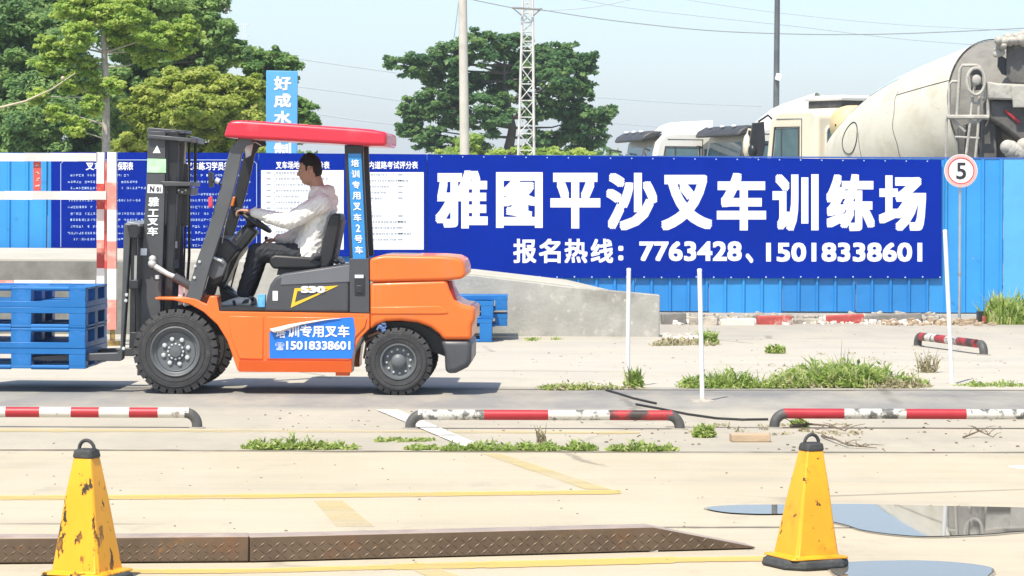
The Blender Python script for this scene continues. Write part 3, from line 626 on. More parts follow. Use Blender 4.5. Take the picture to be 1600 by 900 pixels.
# cross members and cylinders
b = MB(); b.px([(223, 209), (294, 215), (294, 221.5), (223, 215.5)], YF + .2, YB - .2, ref=YF); b.build('top_crossmember', m_fgrey, fl, bevel=.006)
b = MB(); b.px([(224, 198), (285, 203), (283, 209), (224, 208.5)], YF + .35, YB - .4, ref=YF + .2); b.build('top_bracket', m_fgrey, fl, bevel=.008)
b = MB(); b.px([(243, 283), (291, 284), (291, 291), (250, 291)], YF + .22, YB - .3, ref=YF); b.px([(256, 293), (290, 293), (288, 305), (258, 303)], YF + .33, YB - .35, ref=YF); b.build('middle_crossmember', m_fgrey, fl, bevel=.006)
b = MB(); b.px([(214, 520), (262, 522), (262, 560), (212, 560)], YF + .31, YB - .31, ref=YF); b.px([(216, 405), (262, 407), (262, 422), (216, 420)], YF + .36, YB - .36, ref=YF); b.build('lower_crossmember', m_oil, fl, bevel=.006)
for k, (xt, xb, yy) in enumerate(((266, 258, YF + .42), (283, 274, YB - .42))):
    b = MB(); b.tube([W(xt, 218, yy), W(xt - 1, 262, yy)], .022, 12, 1); b.tube([W(xt - 1, 256, yy), W(xt - 2, 352, yy), W(xb + 1, 352.5, yy), W(xb, 520, yy)], [.05, .05, .042, .042], 16, 0); b.build('lift_cylinder', [m_fgrey, m_steel], fl, smooth=40)
for k, yy in enumerate((YF + .5, YB - .5)):
    b = MB(); pts = [W(275 + k * 7 - q * 9, 222 + q * 190, yy) for q in np.linspace(0, 1, 60)]
    for i, p in enumerate(pts): b.box(p.x - .016, p.x + .016, yy - (.012 if i % 2 else .018), yy + (.012 if i % 2 else .018), p.z - .012, p.z + .012)
    b.build('lift_chain', M('chain_steel', (.16, .15, .14), .5, .6), fl, smooth=0)
b = MB(); b.tube([W(291, 222, YB - .3), W(291, 400, YB - .3), W(286, 470, YB - .3)], .012, 8); b.tube([W(300, 220, YB - .2), W(300, 288, YB - .2)], .014, 8); b.tube([W(286, 218, YB - .25), W(302, 219, YB - .2)], .014, 8)
b.tube([W(287, 292, YB - .3), W(285, 360, YB - .35), W(283, 430, YB - .4), W(290, 450, YB - .4), W(300, 446, YB - .4)], .008, 8); b.build('hydraulic_hose', m_oil, fl, smooth=60)
b = MB()
for k in range(7): b.ball(W(255 + k * 5.5, 297 + (k % 2) * 3, YF + .32), .011, 0, 8, 6)
b.build('bracket_bolts', m_nut, fl, smooth=60)
b = MB(); b.px([(292, 212), (303, 216), (304, 224), (292, 222)], YF + .5, YB - .2, ref=YF + .4); b.build('rail_stop', m_fgrey, fl, bevel=.004)
# tilt cylinder
b = MB(); b.ball(W(236.5, 405, YF + .20), .032, 1); b.ball(W(236, 412, YF + .2), .036, 1); b.tube([W(240, 416, YF + .2), W(260, 428, YF + .2), W(272, 433, YF + .2)], [.024, .021, .021], 12, 1); b.tube([W(270, 432, YF + .2), W(300, 450, YF + .21), W(318, 462, YF + .22)], .036, 14, 0)
b.tube([W(244, 430, YF + .19), W(244, 436, YF + .19)], .02, 8, 1); b.build('tilt_cylinder', [m_fgrey, m_nut], fl, smooth=50)
b = MB()
for x, y in ((275, 455), (285, 457)): b.px([(x - 3, y - 8), (x + 4, y - 8), (x + 4, y + 22), (x - 4, y + 24)], YF + .24, YF + .25, ref=YF)
b.build('white_bracket', m_let, fl)
for x, y in ((311, 409), (303, 434), (304, 416)):
    b = MB(); b.lathe(W(x, y, inner + .009), (0, -1, 0), [(.014, -.002), (.012, .008), (.001, .010)], 8, cap=False); b.build('bolt', m_nut, fl, smooth=0)
# -- carriage and forks
b = MB(); b.px([(203, 350), (213, 352), (213, 548), (203, 560)], YF + .18, YB - .18, ref=YF + .1); 
b = MB()
for y0, y1 in ((350, 372), (438, 452), (520, 545)): b.px([(200, y0), (214, y0), (213, y1), (199, y1)], YF + .05, YB - .05, ref=YF)
for q in (YF + .15, YF + .5, YB - .2): b.px([(202, 352), (211, 352), (208, 545), (199, 545)], q, q + .04, ref=YF + .1)
b.build('carriage', m_oil, fl, bevel=.005)
b = MB(); b.px([(196, 346), (216, 350), (216, 354), (193, 352)], YF + .05, YB - .05, ref=YF); b.build('carriage_top_bar', M('scuffed_steel', (.3, .32, .33), .5, .4), fl, bevel=.004)
b = MB(); b.px([(206, 400), (210, 400), (209, 452), (205, 452)], YF + .1, YF + .16, ref=YF); b.build('chain_anchor', m_steel, fl)
for fy in (YF + .12, YB - .30):
    b = MB(); b.px([(189, 349), (200, 352), (186.5, 563), (183, 566), (60, 566), (20, 563.5), (20, 561), (60, 557.5), (136, 554), (178, 553), (183, 548)], fy, fy + .12, ref=YF); b.build('fork', m_fgrey, fl, bevel=.006)
for x, y in ((196, 461), (195, 470), (191.5, 545)):
    b = MB(); b.lathe(W(x, y, YF + .12), (0, -1, 0), [(.016, -.002), (.013, .01), (.001, .012)], 8, cap=False); b.build('bolt', m_nut, fl, smooth=0)
# -- side vinyl banner on the chassis with its corner peeling
YV = inner - .015
b = MB(); bl = [(421, 560), (420.5, 519), (432, 515), (446, 512.5), (460, 510), (478, 504), (500, 499.5), (525, 497), (552, 495.5), (555, 516), (553, 545), (550, 560)]
b.quadpx(bl, YV, 0); YT = YV - .003
b.textpx('培', 431, 446, 513, 528, YT, 1, .02); b.textpx('训专用叉车', 449, 546, 508, 527, YT, 1, .022); b.textpx('☎', 430, 444, 535, 547, YT, 1, .0); b.textpx('15018338601', 447, 547.5, 533, 546.5, YT, 1, .028)
b.build('vinyl_sign', [m_vin, m_let], fl, smooth=0, fix=False)
b = MB()
top = [(421, 514), (434, 511), (450, 507), (468, 504), (488, 501), (510, 498.5), (532, 497)]; lo = [(428, 520), (441, 519), (453, 514), (470, 508), (490, 504), (511, 500), (532, 497.6)]
vs = []
for i, (a, c) in enumerate(zip(top, lo)):
    for q in (0, .33, .66, 1):
        x = a[0] + (c[0] - a[0]) * q; y = a[1] + (c[1] - a[1]) * q; vs.append(W(x, y, YT - .002 - .035 * math.sin(PI * q * .8) * (1 - i / 7)))
b.add(vs, [(i * 4 + j, i * 4 + j + 1, i * 4 + 5 + j, i * 4 + 4 + j) for i in range(6) for j in range(3)]); b.build('peeled_vinyl_back', M('vinyl_back', (.72, .62, .56), .55, var=.12, vs=20), fl, smooth=60, fix=False)
# -- seat
seat = bpy.data.objects.new('seat', None); COL.objects.link(seat); seat.parent = fl; seat['org'] = fl['org']
b = MB(); b.px([(419, 402), (428, 398), (490, 402), (500, 408), (500, 416), (486, 420), (425, 420), (419, 411)], 24.07, 24.55, ref=24.1); b.build('cushion', m_seatv, seat, bevel=.022, seg=4, smooth=50)
b = MB(); b.px([(514, 337), (520, 333), (531, 335), (531, 345), (525, 375), (519, 404), (511, 418), (488, 420), (486, 412), (496, 405), (503, 375), (509, 355)], 24.09, 24.53, ref=24.1); b.build('backrest', m_seatv, seat, bevel=.028, seg=4, smooth=50)
b = MB(); b.px([(530, 343), (533, 345), (521, 404), (517, 404)], 24.12, 24.5, ref=24.1); b.build('backrest_shell', M('shell_grey', (.09, .09, .09), .6, var=.6, vs=40), seat, bevel=.004)
b = MB(); b.px([(432, 420), (492, 420), (498, 425), (430, 430)], 24.12, 24.5, ref=24.1); b.build('seat_slide', m_oil, seat, bevel=.004)
b = MB(); b.tube([W(484, 407, 24.07), W(490, 400, 24.06), W(498, 399, 24.08)], [.012, .03, .02], 10); b.build('belt_buckle', m_fgrey, seat, smooth=60)
b = MB()
for k in range(9): b.ball(W(508 + k * 3, 404 + (k % 3) * 2.4, 24.3 + (k % 2) * .1), (.03, .05, .022), 0, 8, 6)
b.build('crumpled_bag', M('bag_white', (.6, .6, .58), .7, var=.35, vs=30), fl, smooth=0)
# ================================================================ DRIVER
YP = 24.3
m_skin = M('skin', (.47, .26, .175), .5, var=.08, vs=12, bump=.1, bs=200)
m_hair = M('black_hair', (.007, .006, .006), .8, var=.5, vs=60, bump=.6, bs=180)
m_jack = M('white_jacket_cloth', (.82, .80, .73), .75, var=.04, vs=6, bump=.5, bs=14)
m_trou = M('black_trouser_cloth', (.020, .022, .028), .8, var=.3, vs=8, bump=.6, bs=14)
def fuse(b, name, mat, parent, voxel, smooth_it=6, disp=0, ds=.08):
    """fuse overlapping volumes into one continuous surface"""
    o = b.build(name, mat, parent, smooth=0)
    r = o.modifiers.new('r', 'REMESH'); r.mode = 'VOXEL'; r.voxel_size = voxel; r.use_smooth_shade = True
    q = o.modifiers.new('s', 'SMOOTH'); q.factor = .6; q.iterations = smooth_it
    dg = bpy.context.evaluated_depsgraph_get(); me = bpy.data.meshes.new_from_object(o.evaluated_get(dg))
    if disp:
        n = len(me.vertices); co = np.empty(n * 3, 'f'); me.vertices.foreach_get('co', co); co = co.reshape(-1, 3); no = np.array([v.normal[:] for v in me.vertices])
        for i in range(n):
            p = Vector(co[i]); k = noise.noise(Vector((p.x * .8 + p.z * .9, p.y * .7, (p.z - p.x) * 2.0)) / ds) + .4 * noise.noise(p / ds * 2.3)
            k = -abs(k) + .25
            co[i] += no[i] * k * disp
        me.vertices.foreach_set('co', co.ravel())
    o.modifiers.clear(); o.data = me; me.shade_smooth(); o.data.materials.clear(); o.data.materials.append(mat); return o
def limb(b, pts, rs, n=16, steps=6):
    pts = [Vector(p) for p in pts]; b.ball(pts[0], rs[0]); b.ball(pts[-1], rs[-1])
    for i in range(len(pts) - 1): b.tube([pts[i].lerp(pts[i + 1], q / steps) for q in range(steps + 1)], [rs[i] + (rs[i + 1] - rs[i]) * q / steps for q in range(steps + 1)], n); b.ball(pts[i + 1], rs[i + 1])
pe = thing('person', (W(480, 400, YP).x, YP, W(480, 402, YP).z), 'driver in a white hooded jacket and black trousers seated in the forklift', 'person')
# head (face towards -x)
hc = W(482, 266.5, YP)
def head_pt(th, ph, grow=0):
    x = math.sin(th) * math.cos(ph); y = math.sin(th) * math.sin(ph); z = math.cos(th)       # x forward
    jaw = max(0, -z)
    X = x * .092 * (1 - .10 * jaw); Yv = y * .074 * (1 - .28 * jaw); Z = z * .126
    if x > 0: X += .012 * jaw * x * 2
    if x < 0 and z < -.25: X *= 1 - .35 * min(1, (-z - .25) / .5)
    if x > .2:
        f = lambda a, s: math.exp(-(a / s) ** 2)
        X += .007 * f(Z - .022, .010) * f(Yv, .042)
        X -= .011 * (f(Yv - .031, .015) + f(Yv + .031, .015)) * f(Z - .004, .012)
        nz = max(0, min(1, (.018 - Z) / .050)) if Z > -.034 else max(0, 1 - (-.034 - Z) / .010)
        X += .026 * nz * f(Yv, .0125 + .004 * nz)
        X += .007 * f(Z + .055, .0055) * f(Yv, .02) + .006 * f(Z + .069, .0055) * f(Yv, .018) - .004 * f(Z + .062, .0025) * f(Yv, .022)
        X -= .004 * f(Z + .080, .006) * f(Yv, .03); X += .009 * f(Z + .100, .012) * f(Yv, .022)
        X += .004 * (f(Yv - .045, .015) + f(Yv + .045, .015)) * f(Z + .02, .015)
    return Vector((X, Yv, Z)) * (1 + grow)
TILT = Matrix.Rotation(math.radians(-4), 3, 'Y')
def to_world(v): return hc + TILT @ Vector((-v.x, v.y, v.z))
b = MB(); NT, NPH = 90, 96; vs = [to_world(head_pt(PI * i / NT, 2 * PI * j / NPH)) for i in range(NT + 1) for j in range(NPH)]
b.add(vs, [(i * NPH + j, (i + 1) * NPH + j, (i + 1) * NPH + (j + 1) % NPH, i * NPH + (j + 1) % NPH) for i in range(NT) for j in range(NPH)])
for s in (-1, 1):      # ears
    e = to_world(Vector((-.012, s * .074, -.008))); b.ball(e, (.020, .012, .033), 0, 14, 10); b.ball(e + Vector((.005, s * .009, .004)), (.016, .008, .026))
# neck, torso, arms, legs of one continuous figure
limb(b, [W(490, 281, YP), W(494, 296, YP), W(499, 312, YP)], [.058, .060, .07])
sh = {-1: W(500, 318, YP - .175), 1: W(498, 318, YP + .175)}
b.loft([(W(482, 408, YP), .10, .15), (W(484, 385, YP), .095, .15), (W(494, 350, YP), .095, .15), (W(500, 325, YP), .095, .155), (W(499, 310, YP), .07, .11), (W(496, 303, YP), .05, .06)], 24)
hips = {-1: W(481, 401, YP - .09), 1: W(481, 401, YP + .09)}
knee = {-1: W(397, 392, YP - .13), 1: W(400, 393, YP + .13)}
ank = {-1: W(377, 459, YP - .11), 1: W(384, 457, YP + .14)}
elb = {-1: W(448, 344, YP - .24), 1: W(452, 370, YP + .24)}
wri = {-1: W(394, 331, YP - .155), 1: W(431, 374, YP + .22)}
for s in (-1, 1):
    limb(b, [sh[s], elb[s], wri[s]], [.055, .042, .027])
    limb(b, [hips[s], knee[s], ank[s]], [.085, .055, .038])
    limb(b, [ank[s], ank[s] + Vector((-.02, 0, -.06)), ank[s] + Vector((-.11, 0, -.085))], [.034, .030, .020])
def hand(b, wr, fwd, up, side, curl, thumb_side, sc=1.0, fingers_dir=None):
    """palm + four unequal bent fingers + thumb from the side of the palm"""
    fwd, up, side = fwd.normalized(), up.normalized(), side.normalized()
    for k in range(4):
        o_ = side * (k - 1.5) * .019 * sc; b.tube([wr + o_ * .6 + fwd * .004, wr + o_ + fwd * .085 * sc], [.013 * sc, .0115 * sc], 10); b.ball(wr + o_ + fwd * .085 * sc, .0115 * sc)
    b.ball(wr + fwd * .045 * sc, (.036 * sc, .034 * sc, .016 * sc), 0, 16, 10)
    for k, ln in enumerate((.066, .076, .072, .056)):
        p = wr + side * (k - 1.5) * .0205 * sc + fwd * .086 * sc; d = fwd.copy(); pts = [p]; q = p
        for j, fr in enumerate((.45, .32, .23)):
            d = (Matrix.Rotation(curl[j], 3, side) @ d).normalized(); q = q + d * ln * fr * sc; pts.append(q)
        b.tube(pts, [.0098 * sc, .0092 * sc, .0085 * sc, .0075 * sc], 10)
        for z, r_ in zip(pts, (.0098, .0092, .0085, .0075)): b.ball(z, r_ * sc, 0, 10, 8)
    p = wr + side * thumb_side * .026 * sc + fwd * .028 * sc; d = (fwd * .62 + side * thumb_side * .72 - up * .25).normalized(); pts = [p]
    for j, fr in enumerate((.034, .03, .024)):
        pts.append(pts[-1] + d * fr * sc); d = (d + fwd * .35 - side * thumb_side * .25 - up * .2).normalized()
    b.tube(pts, [.014 * sc, .012 * sc, .0105 * sc, .009 * sc], 10)
    for z, r_ in zip(pts, (.014, .012, .0105, .009)): b.ball(z, r_ * sc, 0, 10, 8)
# near hand over the wheel rim: fingers lie forward and curl down round it
fw = Vector((-.93, .22, .10)).normalized(); upv = Vector((-.1, 0, 1)); sd = fw.cross(upv).normalized(); upv = sd.cross(fw)
rot_sign = -1
hb = wri[-1] + Vector((-.01, 0, .004))
hand(b, hb, fw, upv, sd, (-.35, -.75, -.6), 1, 1.02)
fw2 = Vector((-.97, -.05, -.12)).normalized(); u2 = Vector((0, 0, 1)); s2 = fw2.cross(u2).normalized()
hand(b, wri[1] + Vector((-.008, 0, 0)), fw2, s2.cross(fw2), s2, (-.5, -.8, -.6), -1, 1.02)
fuse(b, 'body', m_skin, pe, .0035, 3)
# hair: close-cropped cap following the skull
b = MB(); NT2, NP2 = 80, 96; vs = []; keep = []
for i in range(NT2 + 1):
    for j in range(NP2):
        th, ph = PI * i / NT2, 2 * PI * j / NP2; p = head_pt(th, ph)
        ca = math.cos(ph); front = max(0, ca)
        edge = .062 if ca > .7 else (.062 - (.7 - ca) * .06 if ca > .34 else (-.002 if ca > .14 else (.034 if ca > -.30 else -.006 - min(1, (-ca - .3) * 2.6) * .058)))
        edge += .006 * noise.noise(Vector((p.x, p.y, p.z)) * 60)
        hgt = p.z - edge; t_ = .003 + .006 * max(0, min(1, hgt / .02)) + .010 * max(0, p.z - .05) / .06 + .003 * noise.noise(p * 90)
        keep.append(hgt > 0); n_ = p.normalized(); vs.append(to_world(p + n_ * t_))
fs = []
for i in range(NT2):
    for j in range(NP2):
        f_ = (i * NP2 + j, (i + 1) * NP2 + j, (i + 1) * NP2 + (j + 1) % NP2, i * NP2 + (j + 1) % NP2)
        if sum(keep[q] for q in f_) >= 3: fs.append(f_)
b.add(vs, fs)
for k in range(900):      # short strands break the outline
    th = rnd.uniform(0, .42 * PI); ph = rnd.uniform(0, 2 * PI); p = head_pt(th, ph); n_ = p.normalized(); q = to_world(p + n_ * .014)
    d = Vector((-n_.x, n_.y, n_.z)); t_ = Vector((rnd.uniform(-1, 1), rnd.uniform(-1, 1), rnd.uniform(-.6, .6))) * .006
    b.add([q - t_ * .3, q + t_ * .3, q + d * .013 + t_], [(0, 1, 2)])
b.build('hair', m_hair, pe, smooth=60, fix=False)
for s in (-1, 1):
    b = MB(); e = to_world(Vector((.070, s * .031, .004))); b.ball(e, .0115, 0, 14, 10); b.ball(e + Vector((-.0085, 0, 0)), .006, 1, 12, 8); b.build('eye', [M('eye_white', (.6, .57, .53), .3), m_oil], pe, smooth=60)
    b = MB(); b.tube([to_world(Vector((.083 - abs(q) * .01, s * (.031 + q * .016), .022 - abs(q) * .002))) for q in (-1, -.3, .4, 1)], [.002, .0035, .003, .001], 6); b.build('eyebrow', m_hair, pe, smooth=60)
# jacket
b = MB()
b.loft([(W(479, 406, YP), .145, .20), (W(480, 400, YP), .155, .21), (W(482, 388, YP), .15, .205), (W(488, 368, YP), .138, .195), (W(495, 345, YP), .138, .20), (W(499, 326, YP), .135, .205), (W(500, 314, YP), .11, .18), (W(499, 305, YP), .085, .125), (W(497, 298, YP), .074, .086), (W(496, 291, YP), .070, .074)], 32)
for s in (-1, 1):
    b.ball(sh[s] + Vector((0, 0, -.01)), .088)
    wcuff = wri[s].lerp(elb[s], .04)
    limb(b, [sh[s], sh[s].lerp(elb[s], .5) + Vector((0, 0, -.008)), elb[s] + Vector((.01, 0, -.012)), elb[s].lerp(wcuff, .6) + Vector((0, 0, -.012)), wcuff], [.085, .080, .068, .055, .043])
    d = (wcuff - elb[s]).normalized(); b.tube([wcuff - d * .01, wcuff + d * .012], .046, 14)
# hood lying on the nape and the collar
for k in range(15):
    a = -1.25 + 2.5 * k / 14; p = W(507, 303, YP) + Vector((.045 * math.cos(a) - .015, .10 * math.sin(a), .018 * math.cos(a) - .004)); b.ball(p, (.047, .045, .048 + .016 * math.cos(a)))
b.ball(W(519, 314, YP), (.038, .085, .06)); b.ball(W(507, 296, YP), (.035, .07, .04)); b.ball(W(499, 297, YP), (.05, .07, .035)); b.tube([W(490, 297, YP - .062), W(483, 304, YP - .05), W(481, 310, YP)], [.026, .022, .016], 10); b.tube([W(490, 297, YP + .062), W(483, 304, YP + .05), W(481, 310, YP)], [.026, .022, .016], 10)
fuse(b, 'jacket', m_jack, pe, .0065, 5, disp=.014, ds=.09)
b = MB()
for s in (-1, 1):
    limb(b, [hips[s] + Vector((.01, 0, .0)), hips[s].lerp(knee[s], .5) + Vector((0, 0, -.002)), knee[s] + Vector((.012, 0, -.012)), knee[s].lerp(ank[s], .45) + Vector((.012, 0, 0)), ank[s] + Vector((.008, 0, .015))], [.108, .092, .078, .070, .058])
b.ball(W(478, 400, YP), (.13, .175, .10))
fuse(b, 'trousers', m_trou, pe, .007, 4, disp=.012, ds=.08)
m_shoe = M('shoe_white', (.66, .66, .62), .6, var=.1, vs=20); m_shoeb = M('shoe_black', (.03, .03, .03), .6)
for s in (-1, 1):
    base = ank[s] + Vector((0, 0, 0)); fz = W(380, 482, YP).z
    q = lambda x, z: Vector((base.x + x, base.y, fz + z))
    b = MB(); limb(b, [q(.035, .055), q(-.02, .062), q(-.10, .045), q(-.165, .03)], [.040, .043, .036, .026]); b.ball(q(.0, .09), (.048, .042, .022))
    up = fuse(b, 'shoe', m_shoe, pe, .004, 4)
    b = MB(); b.prism([(base.x + .08, fz + .003), (base.x + .075, fz + .03), (base.x - .02, fz + .024), (base.x - .12, fz + .022), (base.x - .195, fz + .03), (base.x - .20, fz + .012), (base.x - .15, fz + .003)], base.y - .042, base.y + .042); b.build('sole', m_let, up, bevel=.008)
    b = MB(); b.prism([(base.x + .05, fz + .05), (base.x + .055, fz + .085), (base.x + .02, fz + .08), (base.x - .01, fz + .045)], base.y - .046, base.y + .046); b.prism([(base.x - .05, fz + .03), (base.x - .06, fz + .075), (base.x - .085, fz + .07), (base.x - .075, fz + .03)], base.y - .044, base.y + .044); b.build('shoe_panel', m_shoeb, up, bevel=.006)
# ================================================================ PALLETS
m_pal = M('pallet_blue_plastic', (.008, .145, .42), .42, var=.10, vs=3, dirt=((.04, .20, .55), .58, 6, .25), dirt2=((.12, .20, .33), .70, 14, .1))
def pallet_parts(x0, y0, z0, L, D, H_, parent, flip=False):
    """plastic pallet: latticed deck, nine blocks, three runners. L along x, D along y"""
    cx = [x0, x0 + L / 2 - .085, x0 + L - .14]; wx = [.14, .17, .14]; cy = [y0, y0 + D / 2 - .075, y0 + D - .14]; wy = [.14, .15, .14]
    zd0, zd1 = (z0 + H_ - .045, z0 + H_) if not flip else (z0, z0 + .045); zr0, zr1 = (z0, z0 + .022) if not flip else (z0 + H_ - .022, z0 + H_)
    b = MB(); n = 9
    for k in range(n):
        a = y0 + .0 + (D - .075) * k / (n - 1); b.box(x0, x0 + L, a, a + .075, zd0 + .012, zd1 - .002)
    for k in range(7):
        a = x0 + (L - .09) * k / 6; b.box(a, a + .09, y0 + .002, y0 + D - .002, zd0, zd1 - .004)
    b.box(x0, x0 + L, y0 - .001, y0 + .02, zd0, zd1 + .003); b.box(x0 + L - .02, x0 + L + .001, y0, y0 + D, zd0, zd1 + .002)
    b.build('deck', m_pal, parent, bevel=.003, seg=1)
    zb0, zb1 = (zr1 - .002, zd0 + .003) if not flip else (zd1 - .003, zr0 + .002)
    for X, wxx in zip(cx, wx):
        for Yy, wyy in zip(cy, wy): b = MB(); b.box(X + .002, X + wxx - .002, Yy + .001, Yy + wyy - .002, zb0, zb1); b.build('block', m_pal, parent, bevel=.004, seg=1)
    b = MB()
    for Yy, wyy in zip(cy, wy): b.box(x0, x0 + L, Yy, Yy + wyy - .01, zr0, zr1)
    for X, wxx in zip(cx, wx): b.box(X, X + wxx, y0 + .001, y0 + D - .001, zr0 + .002, zr1 - .002)
    zc = (zr0 + zr1) / 2
    for k in (0, 1): b.tube([(cx[k] + wx[k] - .004, y0 + .012, zc), (cx[k + 1] + .004, y0 + .012, zc)], .019, 10)
    b.build('runner', m_pal, parent, bevel=.003, seg=1)
YPL = YF + .06; ppm = FL / YPL
x1 = W(131, 500, YPL).x; zb = W(60, 577, YPL).z; ztop = W(60, 449, YPL).z; Hh = (ztop - zb) / 4
dl = ['topmost', 'second from the top', 'third from the top', 'lowest']
for k in range(4):
    z = zb + k * Hh; r = thing('plastic_pallet', (x1 - .53, YPL + .55, z), 'blue plastic pallet, %s of the four on the forks' % dl[3 - k], 'pallet', 'pallets stacked on the forks')
    dx = rnd.uniform(-.006, .006); pallet_parts(x1 - 1.06 + dx, YPL + rnd.uniform(0, .01), z + .002, 1.06, 1.08, Hh - .004, r, flip=(k % 2 == 1))
b = MB(); 
# yaw the truck, its driver and its load together about the driver's position
piv = Vector((0, 0, 0))
piv = Vector((W(480, 500, YF).x, YF, 0)); Rz = Matrix.Rotation(YAW, 3, 'Z')
for o in [o for o in COL.objects if o.parent is None and o.name.split('.')[0] in ('forklift', 'person', 'plastic_pallet')]:
    o.location = piv + Rz @ (o.location - piv); o.rotation_euler.z = YAW
# pallets left standing against the ramp
YQ = 32.2
for k, (xa, xb, y0_, y1_, dy) in enumerate(((681, 769, 499, 534.5, 0), (688, 771, 472, 498.5, .05))):
    p0, p1 = W(xa, y1_, YQ), W(xb, y0_, YQ); r = thing('plastic_pallet', ((p0.x + p1.x) / 2, YQ + .3, max(0, p0.z)), ['lower blue pallet standing against the concrete ramp behind the forklift', 'upper blue pallet piled against the concrete ramp behind the forklift'][k], 'pallet', 'pallets left at the ramp')
    z0_ = .004 if k == 0 else W(0, 499, YQ).z + .03; pallet_parts(p1.x - 1.0, YQ + dy, z0_, 1.0, 1.0, (.25 if k == 0 else .19), r)
r = thing('plastic_pallet', (W(770, 480, YQ + .4).x, YQ + .6, .3), 'blue pallet leaning out to the right on top of the pile at the ramp', 'pallet', 'pallets left at the ramp')
p1 = W(793, 461, YQ + .45); pallet_parts(p1.x - .9, YQ + .4, W(793, 489, YQ + .45).z + .03, .9, .75, .16, r)
pallet_parts(p1.x - .9, YQ + .42, W(793, 512, YQ + .45).z + .02, .9, .72, .13, r) 
# ================================================================ YARD OBJECTS
# -- traffic cones
m_cone = M('cone_yellow', (.82, .37, .012), .45, var=.07, vs=5, dirt=((.035, .028, .012), .575, 10, .012), dirt2=((.72, .30, .01), .55, 5, .2), stretch=(2.0, 2.0, .8))
m_cone2 = M('cone_yellow_clean', (.82, .37, .014), .45, var=.07, vs=5, dirt=((.06, .04, .012), .625, 24, .015), dirt2=((.66, .22, .01), .50, 4, .2))
m_blk = M('cone_black_rubber', (.050, .052, .052), .7, var=.35, vs=12, bump=.5, bs=60, dirt=((.25, .23, .2), .62, 9, .15))
def cone(pxx, pyy, rot, mat, label, sc=1.0, wide=.108, lean=0.0):
    p = G(pxx, pyy); r = thing('traffic_cone', p, label, 'traffic cone', 'yellow traffic cones'); r.rotation_euler.z = rot
    def ringp(s, z, ch=.17): 
        c = s * (1 - ch); return [(p.x + a, p.y + b_, z) for a, b_ in ((c, -s), (s, -c), (s, c), (c, s), (-c, s), (-s, c), (-s, -c), (-c, -s))]
    b = MB(); prof = [(.142, .043), (.140, .052), (wide, .056), (wide * .80, .20), (wide * .62, .34), (.041, .50), (.039, .505)]
    vs = []; 
    for s, z in prof: vs += ringp(s, z, .12)
    k = len(prof); fs = [(i * 8 + j, i * 8 + (j + 1) % 8, (i + 1) * 8 + (j + 1) % 8, (i + 1) * 8 + j) for i in range(k - 1) for j in range(8)] + [tuple(range(7, -1, -1)), tuple(range((k - 1) * 8, k * 8))]
    b.add(vs, fs); b.build('cone_body', mat, r, bevel=.004, seg=2, smooth=20)
    b = MB(); vs = []
    rr = random.Random(int(pxx))
    prof = [(.158, .002), (.165, .012), (.162, .036), (.148, .0425)]
    for s, z in prof: vs += [(a + rr.uniform(-.004, .004), c + rr.uniform(-.004, .004), z + (rr.uniform(-.004, .004) if z > .01 else 0)) for a, c, z in ringp(s, z, .42)]
    k = len(prof); fs = [(i * 8 + j, i * 8 + (j + 1) % 8, (i + 1) * 8 + (j + 1) % 8, (i + 1) * 8 + j) for i in range(k - 1) for j in range(8)] + [tuple(range(7, -1, -1)), tuple(range((k - 1) * 8, k * 8))]
    b.add(vs, fs); b.build('cone_base', m_blk, r, bevel=.005, seg=2, smooth=20)
    b = MB(); vs = []
    for s, z in ((.042, .504), (.044, .512), (.040, .534), (.031, .540)): vs += ringp(s, z, .2)
    b.add(vs, [(i * 8 + j, i * 8 + (j + 1) % 8, (i + 1) * 8 + (j + 1) % 8, (i + 1) * 8 + j) for i in range(3) for j in range(8)] + [tuple(range(7, -1, -1)), tuple(range(24, 32))]); b.build('cone_cap', m_blk, r, bevel=.003)
    b = MB(); rr_ = .034; pts = [(p.x + math.cos(a) * rr_, p.y, p.z + .538 + math.sin(a) * rr_ * 1.05) for a in [-.15 + (PI + .3) * q / 18 for q in range(19)]]
    b.tube(pts, .0075, 10); b.build('handle_loop', m_blk, r, smooth=60)
    for o in r.children:       # years of knocks: the shaft leans a little and is uneven
        for v in o.data.vertices: v.co.x += (v.co.z - .04) * lean + .002 * noise.noise(v.co * 9); v.co.y += .002 * noise.noise(v.co * 9 + Vector((5, 0, 0))); v.co *= sc
    return r
cone(1259, 884.5, .42, m_cone2, 'yellow traffic cone beside the puddles with few scuffs', 1.02, lean=.05)
cone(136, 911, -.36, m_cone, 'yellow traffic cone with chipped black patches in front of the steel plate', 1.05, lean=-.01)
